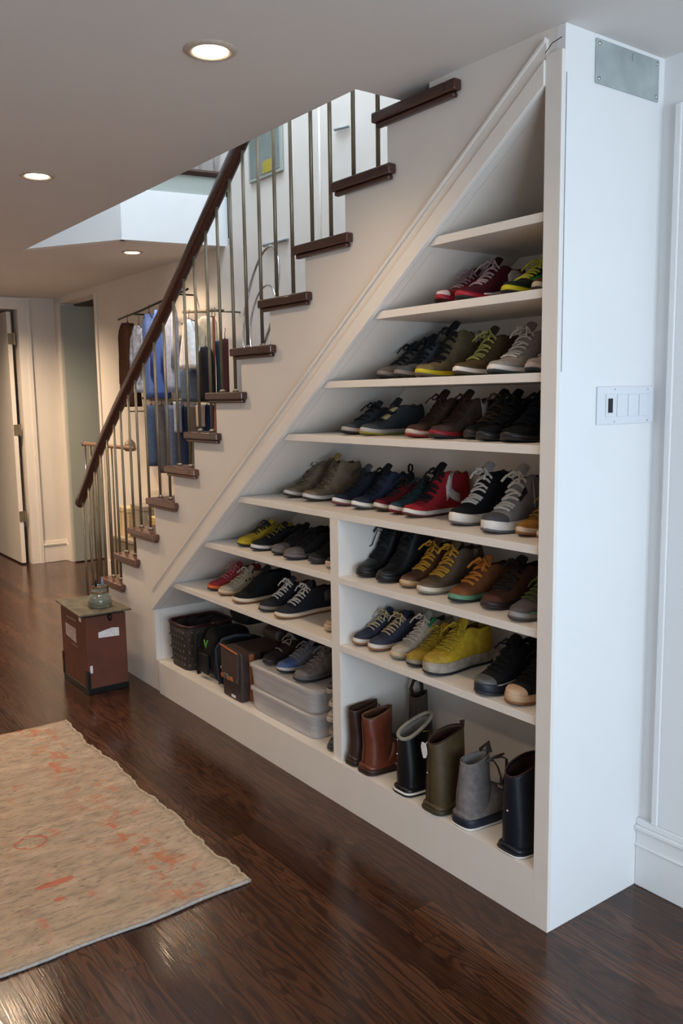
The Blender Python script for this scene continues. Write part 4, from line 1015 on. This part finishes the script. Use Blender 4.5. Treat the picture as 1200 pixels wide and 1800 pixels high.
# ------------------------------------------------------------------ box with jar left of the stairs
BR = mat('brown_cardboard', '#5c2e1c', .65, var=.12, scale=12, bump=.1)
t_ = thing('cabinet_box', 'brown upright box with dark corners and white labels standing left of the stairs', 'box', (-3.045, -.215, 0), 0)
box(-.195, .195, -.112, .112, .03, .425).build('body', BR, t_, bevel=.004)
q = MB().box(-.197, .197, -.114, .114, 0, .035); q.build('base', M_BLACK, t_, bevel=.003)
q = MB().box(.165, .199, -.116, -.100, .03, .13).box(-.199, -.18, -.116, -.100, .03, .16); q.build('corner_guard', M_BLACK, t_)
MB().box(-.19, .19, -.108, .108, .425, .436).build('inner_lid', M_BLACK, t_)
MPM = mat('marbled_olive_paper', '#574d38', .5, var=.6, scale=22, bump=.1)
q = MB().prism([(-.235, -.125), (.215, -.150), (.235, .130), (-.215, .125)], 2, .438, .448); q.build('top', MPM, t_, bevel=.002)
WC = mat('white_card', '#d8d6d6')
MB().prism([(-.045, .305), (.070, .300), (.070, .345), (.03, .350), (-.045, .335)], 0, .1952, .1965).build('paper_label', WC, t_)
q = MB().prism([(-.12, .27), (.04, .255), (.04, .335), (-.12, .34)], 1, -.1135, -.1122); q.build('printed_label', mat('printed_pink_label', '#b09c98', .6, var=.35, scale=120, bump=0), t_)
q = MB().box(-.10, .05, -.1135, -.1122, .375, .385).box(-.04, .06, -.1135, -.1122, .235, .240); q.build('silver_strip', M_NICKEL, t_)
MB().box(.1, .13, -.1135, -.1122, .39, .41).build('paper_label', WC, t_)
MB().box(.1952, .1965, -.10, -.085, .12, .16).build('paper_label', WC, t_)
MB().blob((.205, .02, .41), (.012, .012, .02), 8, 6).build('latch', M_BLACK, t_, True)
GJ = mat('green_glass', '#9a9c8a', .10, var=.05, bump=0, trans=.6)
j_ = thing('glass_jar', 'squat green glass jar with banded neck on top of the brown box', 'jar', (-2.965, -.20, .4485))
MB().lathe([(.058, 0), (.064, .006), (.062, .05), (.048, .068), (.040, .076), (.040, .115), (.037, .115), (.037, .076), (.045, .066), (.058, .048), (.058, .010), (.001, .008)], n=28, cap=False).build('body', GJ, j_, True)
MB().lathe([(.0415, .078), (.0435, .082), (.0415, .086)], n=24, cap=False).lathe([(.0415, .108), (.045, .112), (.0415, .118)], n=24, cap=False).build('neck_band', mat('copper_band', '#8a6248', .4, metal=.6, bump=0), j_, True)
for dx, dy, h, m_, nm, lab in ((.012, .006, .15, cloth('#5c86b8'), 'brush', 'blue handled brush standing in the green jar'), (-.015, -.004, .135, cloth('#1c1c24'), 'brush', 'dark brush leaning in the green jar')):
    o = thing(nm, lab, 'brush', (-2.965+dx, -.20+dy, .4485+.014))
    MB().tube([(0, 0, 0), (dx*.5, dy, h*.6)], .004, 6).build('handle', m_, o)
    MB().blob((dx*.7, dy, h*.78), (.010, .007, .026), 8, 6).build('bristles', m_, o, True)

# chrome hand rail frame behind the foot of the stairs
fr = thing('rail_frame', 'free-standing chrome frame of thin upright bars behind the foot of the staircase', 'rack', (-4.55, .5, 0))
q = MB().tube([(-.47, 0, 1.235), (.47, 0, 1.235)], .014, 8); q.build('top_rail', mat('pale_wood_rail', '#94725a', .4), fr, True)
MB().blob((-.48, 0, 1.235), (.020, .020, .020), 10, 8).build('end_cap', M_CHROME, fr, True)
for k in range(6):
    MB().tube([(-.44+k*.105, 0, 0), (-.44+k*.105, 0, 1.23)], .008, 8).build('bar', M_CHROME if k == 0 else M_NICKEL, fr, True)
MB().box(-.47, .47, -.03, .03, 0, .012).build('base', M_NICKEL, fr, bevel=.002)

# ------------------------------------------------------------------ clothes rack on the wall behind
def garment(name, label, cat, u, v0, v1, wpx, m, y=.80, th=.045, kind='shirt', rz=0, folds=5, extra=None, group=None):
    p = pl(u, v0, 1, y); q_ = pl(u, v1, 1, y); w = abs(pl(u+wpx/2, v0, 1, y).x-pl(u-wpx/2, v0, 1, y).x)/2
    hgt = p.z-q_.z
    t = thing(name, label, cat, (p.x, y, q_.z), rz, group)
    mb = MB(); rr = []
    rn = random.Random(int(u*3+v0)); ph = rn.uniform(0, 6)
    prof = {'shirt': [(0, 1), (.3, .95), (.6, .9), (.8, .95), (.9, .85), (.96, .5), (1, .22)],
            'trousers': [(0, .75), (.4, .8), (.8, .95), (1, 1.0)], 'coat': [(0, 1.05), (.5, .9), (.85, .95), (.93, .7), (1, .2)], 'bag': [(0, .8), (.1, 1), (.7, .9), (.9, .6), (1, .2)], 'bell': [(0, 1.0), (.2, .9), (.6, .55), (.9, .35), (1, .2)], 'box': [(0, .9), (.5, 1), (.8, 1), (.92, .8), (1, .3)]}[kind]
    for k in range(13):
        f = k/12; kk = lerp(prof, f)
        ring = []
        for j in range(28):
            a = 2*PI*j/28
            fold = 1+.16*math.sin(folds*a+ph+f*2)*(1-f*.7)
            ring.append((math.cos(a)*w*kk*(.9+.1*fold), math.sin(a)*th*fold*(.6+.4*kk), f*hgt))
        rr.append(ring)
    mb.loft(rr); mb.build('body', m, t, True)
    if kind in ('shirt', 'coat'):
        for sg in (-1, 1):
            q = MB().tube([(sg*w*.55, 0, hgt*.93), (sg*w*.95, -.01, hgt*.80), (sg*w*1.05, -.02, hgt*.55), (sg*w*1.0, -.03, hgt*.28)], [(th*.5, w*.16), (th*.6, w*.24), (th*.55, w*.22), (th*.45, w*.18)], 8)
            q.build('sleeve', m, t, True)
        MB().tube([(w*.22, -th*.3, hgt*.985), (0, -th*.8, hgt*.955), (-w*.22, -th*.3, hgt*.985)], .008, 6).build('collar', m, t, True)
    MB().tube([(-w*.8, 0, hgt*.93), (0, 0, hgt*1.02), (w*.8, 0, hgt*.93)], .004, 5).tube([(0, 0, hgt*1.02), (0, 0, hgt+.04), (.012, 0, hgt+.055), (0, 0, hgt+.068)], .002, 5).build('hanger', M_BLACK, t, True)
    if extra: extra(t, w, hgt)
    return t
ra = thing('clothes_rail', 'thin dark wall rail carrying shirts behind the stair balusters, upper left', 'rack', (pl(208, 562, 1, .80).x, .80, pl(208, 562, 1, .80).z))
def rel(o, u, v, y): return pl(u, v, 1, y)-Vector(o.location)
MB().tube([rel(ra, 208, 562, .8), rel(ra, 250, 545, .8), rel(ra, 330, 508, .8)], .008, 8).build('rail', M_BLACK, ra, True)
q = MB()
for u, v in ((232, 552), (310, 517)):
    a = rel(ra, u, v, .8); q.tube([a, a+Vector((0, YW-.80, 0))], .006, 6)
q.build('bracket', M_BLACK, ra, True)
rb = thing('clothes_rail', 'short dark rail with white shirt and bags below the middle treads, behind the balusters', 'rack', (pl(330, 548, 1, .80).x, .80, pl(330, 548, 1, .80).z))
MB().tube([rel(rb, 322, 549, .8), rel(rb, 392, 545, .8)], .009, 8).build('rail', M_NICKEL, rb, True)
q = MB()
for u in (330, 385):
    a = rel(rb, u, 547, .8); q.tube([a, a+Vector((0, YW-.80, 0))], .006, 6)
q.build('bracket', M_NICKEL, rb, True)
rc = thing('clothes_rail', 'lower rail with hanging jeans behind the balusters', 'rack', (pl(256, 700, 1, .80).x, .80, pl(256, 700, 1, .80).z))
MB().tube([rel(rc, 250, 700, .8), rel(rc, 385, 706, .8)], .009, 8).build('rail', M_NICKEL, rc, True)
q = MB()
for u in (262, 375):
    a = rel(rc, u, 703, .8); q.tube([a, a+Vector((0, YW-.80, 0))], .006, 6)
q.build('bracket', M_NICKEL, rc, True)
def vivid(h): return mat('garment_'+h, h, .9, var=.14, scale=40, bump=.3, bscale=300, spec=.2)
garment('coat', 'long brown coat, leftmost garment on the upper rail', 'coat', 224, 568, 715, 17, suede('#4a3024'), .80, .07, 'coat')
garment('patterned_shirt', 'pale blue and white patterned shirt beside the brown coat', 'shirt', 244, 572, 690, 18, mat('blue_white_print', '#9aa8c4', .85, var=.6, scale=22, bump=.1), .80, .05)
garment('shirt', 'mid blue shirt in the middle of the upper rail', 'shirt', 262, 552, 700, 16, vivid('#5872b4'), .82, .05)
garment('shirt', 'deep cornflower blue shirt half behind the handrail', 'shirt', 280, 545, 700, 18, vivid('#4460a8'), .79, .05)
garment('shirt', 'light grey blue shirt right of the cornflower blue shirt', 'shirt', 299, 536, 690, 16, vivid('#9aa6c0'), .82, .05)
garment('white_shirt', 'white shirt flaring out on the short middle rail', 'shirt', 332, 562, 648, 34, vivid('#f2eeea'), .72, .05, 'bell')
garment('denim_jacket', 'faded denim jacket hanging below the white shirt', 'jacket', 336, 642, 704, 34, vivid('#52657e'), .80, .05, 'box')
garment('cream_top', 'cream top right of the white shirt on the middle rail', 'top', 363, 556, 625, 30, vivid('#dccdb2'), .80, .04, 'box')
garment('shoulder_bag', 'black and beige shoulder bag hanging under the cream top', 'bag', 361, 610, 705, 20, vivid('#1c1a1c'), .72, .05, 'bag')
o = thing('belt', 'orange-brown leather belt hanging full length by the middle treads', 'belt', (pl(376, 558, 1, .76).x, .76, 1.2))
a = rel(o, 375, 556, .76); b = rel(o, 379, 770, .76)
MB().tube([a, a.lerp(b, .5), b], [(.004, .016)]*3, 6, up=(0, 1, 0)).build('strap', leather('#a04c28'), o)
MB().tube([a+Vector((-.02, 0, 0)), a+Vector((-.02, 0, .05)), a+Vector((.02, 0, .05)), a+Vector((.02, 0, 0)), a+Vector((-.02, 0, 0))], .003, 6).build('buckle', M_NICKEL, o)
garment('scarf', 'dark teal scarf hanging beside the orange belt', 'scarf', 386, 600, 705, 9, cloth('#1c3c44'), .80, .03, 'trousers')
garment('tie', 'dark red tie hanging at the right end of the middle rail', 'tie', 395, 596, 695, 7, cloth('#4c2420'), .80, .02, 'trousers')
for u, v0, v1, w, c_, lab in ((266, 712, 818, 16, '#44587c', 'mid blue jeans at the left end of the lower rail'), (284, 712, 830, 16, '#56565c', 'grey trousers second on the lower rail'), (302, 712, 828, 16, '#5c6884', 'faded blue jeans third on the lower rail'),
                              (322, 715, 828, 18, '#22304c', 'dark indigo jeans on the lower rail'), (344, 712, 770, 16, '#5c5450', 'patterned grey skirt right of the dark jeans'), (364, 712, 765, 16, '#24385c', 'navy shorts at the right end of the lower rail')):
    garment('trousers' if 'skirt' not in lab else 'skirt', lab, 'trousers' if 'skirt' not in lab else 'skirt', u, v0, v1, w, vivid(c_), .80, .045, 'trousers', folds=4)
for k, (u, v0, v1, w, c_, lab) in enumerate(((352, 712, 750, 9, '#c8b8a8', 'small pale cloth bag between the patterned skirt and the navy shorts'), (312, 706, 760, 6, '#a8b0c0', 'pale scarf hanging between the faded and the dark jeans'))):
    garment('cloth_bag' if k == 0 else 'scarf', lab, 'bag' if k == 0 else 'scarf', u, v0, v1, w, vivid(c_), .74, .03, 'trousers')
o = thing('wall_lamp', 'small dark metal bell hanging low in front of the back wall', 'lamp', pl(229, 790, 1, .82))
MB().lathe([(.006, .10), (.012, .08), (.040, .05), (.048, .0), (.040, -.012), (.002, -.016)], n=18).tube([(0, 0, .09), (0, 0, .30)], .003, 6).build('shade', M_NICKEL, o, True)
MB().tube([(0, 0, .295), (0, YW-.82, .295)], .005, 6).build('bracket', M_NICKEL, o)

# low storage behind the stairs foot (cream cartons and files)
CTN = [(352, 860, 36, '#c8b080', 'cream carton on top of the pile behind the lower treads'), (345, 905, 40, '#8c7c68', 'grey-brown carton under the cream one behind the lower treads')]
bx = pl(300, 960, 1, .72)
q = thing('side_table', 'low grey cupboard standing behind the lowest treads', 'cupboard', (-4.35, .76, 0))
box(-.55, .42, -.12, .18, .02, .50).build('body', mat('taupe_laminate', '#857a6c', .5), q, bevel=.004)
box(-.57, .44, -.13, .185, .50, .525).build('top', mat('pale_laminate', '#a89c88', .4), q, bevel=.003)
for k in range(2): MB().tube([(-.30+k*.45, -.135, .33), (-.20+k*.45, -.135, .33)], .005, 6).build('handle', M_BLACK, q)
zc = .5255
for k, (x, w, h, c_, lab) in enumerate(((-4.75, .20, .22, '#cbb68c', 'cream cardboard carton at the left end of the grey cupboard'), (-4.48, .22, .26, '#9c9080', 'grey document box in the middle of the cupboard top'), (-4.15, .24, .20, '#cdb480', 'wide yellowish carton at the right end of the grey cupboard'))):
    o = thing('carton', lab, 'box', (x, .78, zc))
    box(-w/2, w/2, -.10, .12, 0, h).build('body', mat('carton_'+c_, c_, .8), o, bevel=.003)
    box(-w/2-.004, w/2+.004, -.104, .124, h-.03, h+.002).build('lid', mat('carton_'+c_, c_, .8), o, bevel=.002)
o = thing('carton', 'small white carton stacked on the wide yellowish carton', 'box', (-4.13, .78, zc+.2025))
box(-.09, .09, -.08, .08, 0, .12).build('body', mat('carton_white', '#c8c0b4', .8), o, bevel=.003)
o = thing('wooden_crate', 'reddish wooden crate on the floor in front of the grey cupboard', 'crate', (-4.1, .36, 0))
q = MB()
for k in range(4): q.box(-.16, .16, -.11, -.098, .01+k*.06, .055+k*.06); q.box(-.16, .16, .098, .11, .01+k*.06, .055+k*.06); q.box(.148, .16, -.11, .11, .01+k*.06, .055+k*.06); q.box(-.16, -.148, -.11, .11, .01+k*.06, .055+k*.06)
q.build('slats', mat('red_pine', '#7a4630', .6, var=.25, scale=20, stretch=(1, 5, 5)), o)
box(-.15, .15, -.1, .1, 0, .012).build('bottom', mat('red_pine', '#7a4630'), o)

# things upstairs / on the bright stairwell wall
o = thing('picture_frame', 'grey-green framed picture with a yellow corner high on the bright stairwell wall', 'picture', pl(468, 262, 1, YW-.002))
a = rel(o, 440, 244, YW-.012); b = rel(o, 500, 296, YW-.012)
w2 = (b.x-a.x)/2
MB().box(-w2, w2, -.016, 0, -.16, .22).build('frame', M_GREEN, o, bevel=.002)
MB().box(-w2+.02, w2-.02, -.018, -.016, -.14, .20).build('canvas', mat('picture_canvas', '#77807a', .7, var=.2, scale=5), o)
MB().box(-.02, .10, -.020, -.018, -.14, -.07).build('yellow_patch', mat('ochre', '#a89838', .7), o)
M_SH = mat('soft_grey_moulding', '#9ba0a0', .6, bump=0)
tr = MB()
a = pl(463, 432, 1, YW-.012); b = pl(505, 420, 1, YW-.012)
tr.tube([a, b], .010, 6)
a = pl(588, 228, 1, YW-.012); b = pl(612, 222, 1, YW-.012); tr.tube([a, b], .008, 6)
struct(tr.build('trim_7', M_SH, smooth=True), 'short wall mouldings behind the stairs')
WH = thing('wall_handrail', 'pale handrail fixed along the bright wall behind the staircase', 'handrail', (0, YW-.06, 0))
pts = [Vector((x, 0, z+.90)) for x, z in ((-2.683, 1.055), (-2.208, 1.41), (-1.742, 1.772), (-1.245, 2.122), (-.761, 2.47), (-.3, 2.82))]
MB().tube(pts, .016, 8).build('rail', M_TRIM, WH, True)
q = MB()
for p in pts[1:]: q.tube([p, p+Vector((0, .058, -.03))], .007, 6)
q.build('bracket', M_NICKEL, WH, True)

# chrome loop pendant hanging in front of the bright wall
pc = pl(458, 540, 1, .62)
o = thing('pendant_lamp', 'chrome oval hoop pendant with a small bowl hanging behind the middle balusters', 'lamp', pc)
def oval(c, rx, rz_, r, m_, nm, tilt=0):
    pts = [Vector((c[0]+math.cos(a)*rx+math.sin(a)*tilt, math.sin(a)*.05, c[2]+math.sin(a)*rz_)) for a in [2*PI*k/40 for k in range(41)]]
    MB().tube(pts, r, 8).build(nm, m_, o, True)
oval((0, 0, .02), .155, .30, .008, M_CHROME, 'hoop', .03)
oval((.02, 0, -.08), .13, .20, .006, M_CHROME, 'hoop', -.03)
MB().lathe([(.002, -.33), (.05, -.32), (.085, -.28), (.095, -.25), (.088, -.25), (.078, -.275), (.045, -.31), (.002, -.318)], n=24, cap=False).build('bowl', M_NICKEL, o, True)
MB().tube([(-.0, 0, .32), (0, 0, 5.2-pc.z)], .003, 6).build('cord', M_NICKEL, o)

# upper landing balustrade
lb = thing('landing_balustrade', 'upper landing balustrade with dark wood nosing and white balusters seen through the ceiling opening', 'balustrade', (-3.53, .3, 2.956))
def P3D(x, y, z): return Vector((x, y, z))-Vector(lb.location)
yv = [(-4.30, -.10), (-3.64, .31), (-3.53, YW-.01)]
q = MB()
for a, b in zip(yv, yv[1:]):
    q.tube([P3D(a[0], a[1], 2.975), P3D(b[0], b[1], 2.975)], [(.022, .045)]*2, 8, up=(0, 0, 1))
q.build('nosing', M_WOOD, lb)
q = MB()
for a, b in zip(yv, yv[1:]): q.tube([P3D(a[0], a[1], 3.90), P3D(b[0], b[1], 3.90)], [(.03, .03)]*2, 8)
q.build('handrail', M_WOOD, lb)
for k in range(7):
    f = k/6; y = .33+f*(YW-.37)
    MB().tube([P3D(-3.63+.1*f, y, 2.99), P3D(-3.63+.1*f, y, 3.89)], .012, 8).build('baluster', M_TRIM, lb, True)
for k in range(7):
    f = k/6
    MB().tube([P3D(-4.28+.6*f, -.09+.37*f, 2.99), P3D(-4.28+.6*f, -.09+.37*f, 3.89)], .012, 8).build('baluster', M_TRIM, lb, True)

# ------------------------------------------------------------------ rug
RX0, RX1, RY0, RY1 = -2.55, -.772, -3.2, -.565
rn = random.Random(5)
NXr, NYr = 60, 80
mb = MB(); vs = []
ph = [rn.uniform(0, 6) for _ in range(8)]
for j in range(NYr+1):
    for i in range(NXr+1):
        fx, fy = i/NXr, j/NYr
        x = RX0+(RX1-RX0)*fx; y = RY0+(RY1-RY0)*fy
        edge_y = .008*math.sin(x*11+ph[0])+.005*math.sin(x*31+ph[1])+.003*math.sin(x*77+ph[2])
        edge_x = .008*math.sin(y*5+ph[3])+.004*math.sin(y*17+ph[4])
        x += edge_x*(fx*2-1)*(1 if abs(fx-.5) > .3 else .3); y += edge_y*fy
        z = .009+.0018*math.sin(x*6+ph[5])*math.sin(y*7+ph[6])
        vs.append((x, y, z))
nv = len(vs)
fs = []
for j in range(NYr):
    for i in range(NXr):
        a = j*(NXr+1)+i; fs.append((a, a+1, a+NXr+2, a+NXr+1))
rim = [i for i in range(NXr+1)]+[j*(NXr+1)+NXr for j in range(1, NYr+1)]+[NYr*(NXr+1)+i for i in range(NXr-1, -1, -1)]+[j*(NXr+1) for j in range(NYr-1, 0, -1)]
low = [(vs[i][0], vs[i][1], .0005) for i in rim]
n0 = nv
for k in range(len(rim)):
    k2 = (k+1) % len(rim); fs.append((rim[k], n0+k, n0+k2, rim[k2]))
mb.add(vs+low, fs)
rug = thing('rug', 'faded beige wool rug with worn salmon red motifs on the dark floor', 'rug', (0, 0, 0))
mb.build('pile', rug_mat(), rug, True)
e1 = [vs[NYr*(NXr+1)+i] for i in range(NXr+1)]; e2 = [vs[j*(NXr+1)+NXr] for j in range(NYr+1)]
def fine(e, amp, sd):
    r_ = random.Random(sd); o_ = []
    for a, b in zip(e, e[1:]):
        for k in range(3):
            p = Vector(a).lerp(Vector(b), k/3); o_.append(p+Vector((r_.uniform(-amp, amp), r_.uniform(-amp, amp), -.003)))
    return o_
MB().tube(fine(e1, .003, 1), .0055, 6).build('bound_edge', cloth('#b4a284'), rug, True)
MB().tube(fine(e2, .0008, 2), .0050, 6).build('bound_edge', cloth('#a8a4a0'), rug, True)

# ------------------------------------------------------------------ lights
LW = emis('lamp_glow', (1.0, .80, .55), 30)
def downlight(x, y, z, label, power=22, seen=True):
    t = thing('ceiling_light', label, 'ceiling light', (x, y, z), 0, 'added unseen fill lights in a row behind the camera' if 'behind the camera' in label else 'recessed ceiling lights')
    MB().lathe([(.048, -.0005), (.050, -.006), (.060, -.008), (.072, -.003), (.074, -.0002)], n=32, cap=False).build('trim_ring', mat('warm_white_ring', '#b8a898', .4, bump=0), t, True)
    q = MB(); q.lathe([(.0005, -.003), (.047, -.003)], n=24, cap=False); q.build('lamp', LW, t)
    l = bpy.data.lights.new('spot', 'SPOT'); l.energy = power; l.color = (1.0, .74, .50); l.spot_size = math.radians(150); l.spot_blend = .9; l.shadow_soft_size = .05
    o = bpy.data.objects.new('spot', l); col.objects.link(o); o.location = (x, y, z-.03)
P = pl(370, 88, 2, H); Q = pl(65, 308, 2, H); Rr = pl(232, 443, 2, H2)
PW = 27
downlight(P.x, P.y, H, 'round recessed ceiling light nearest the camera, above the rug', PW)
downlight(Q.x, Q.y, H, 'round recessed ceiling light at the left edge of the near ceiling', PW)
downlight(Rr.x, Rr.y, H2, 'small round recessed ceiling light in the far ceiling beyond the stairs', PW*1.6)
downlight(-3.9, -.65, H, 'recessed ceiling light further left in the same row', PW*2.5)
downlight(-5.6, -.9, H2, 'unseen recessed light added to brighten the far left door', PW*6)  # extra lamp out of view, added to lift the far left walls
downlight(-5.6, -2.8, H2, 'unseen recessed light added to brighten the far left part of the room', PW*6)  # second extra lamp out of view, also there to brighten the far left
downlight(-6.1, .08, H2, 'unseen recessed light added to brighten the left wall outside the doorways', PW*5.5)  # added just outside the view to brighten the left wall
downlight(-5.5, 1.6, H2, 'unseen recessed light added in the room behind the doorway', 30)  # added unseen lamp that lights the room beyond the doorway
for x in (-3.8, -2.235, -.667, .9):  # added row of unseen lamps, fill light for the room
    downlight(x, -2.6, H, 'unseen fill light added in a row behind the camera', PW, True)

def area(name, loc, rot, sx, sy, energy, color):
    l = bpy.data.lights.new(name, 'AREA'); l.shape = 'RECTANGLE'; l.size = sx; l.size_y = sy; l.energy = energy; l.color = color
    o = bpy.data.objects.new(name, l); col.objects.link(o); o.location = loc; o.rotation_euler = rot
    return o
DAY = (.70, .84, 1.0)
area('window_daylight', (X_E+.02, (WY0+WY1)/2, (WZ0+WZ1)/2), (0, PI/2, 0), WZ1-WZ0-.1, WY1-WY0-.1, 146, DAY)
area('door_daylight', ((GX0+GX1)/2, D+.12, 1.2), (-PI/2, 0, 0), 1.0, 1.9, 6, DAY)
area('skylight', (-1.9, .40, 5.15), (0, 0, 0), 2.6, .9, 112, DAY)
area('upstairs_daylight', (-6.5, .8, 5.1), (0, 0, 0), 1.5, 1.5, 45, DAY)

w = bpy.data.worlds.new('sky'); S.world = w; w.use_nodes = True
nt = w.node_tree; bg = nt.nodes['Background']
sk = nt.nodes.new('ShaderNodeTexSky'); sk.sky_type = 'HOSEK_WILKIE' if hasattr(sk, 'sky_type') else sk.sky_type
nt.links.new(sk.outputs[0], bg.inputs[0]); bg.inputs[1].default_value = .6
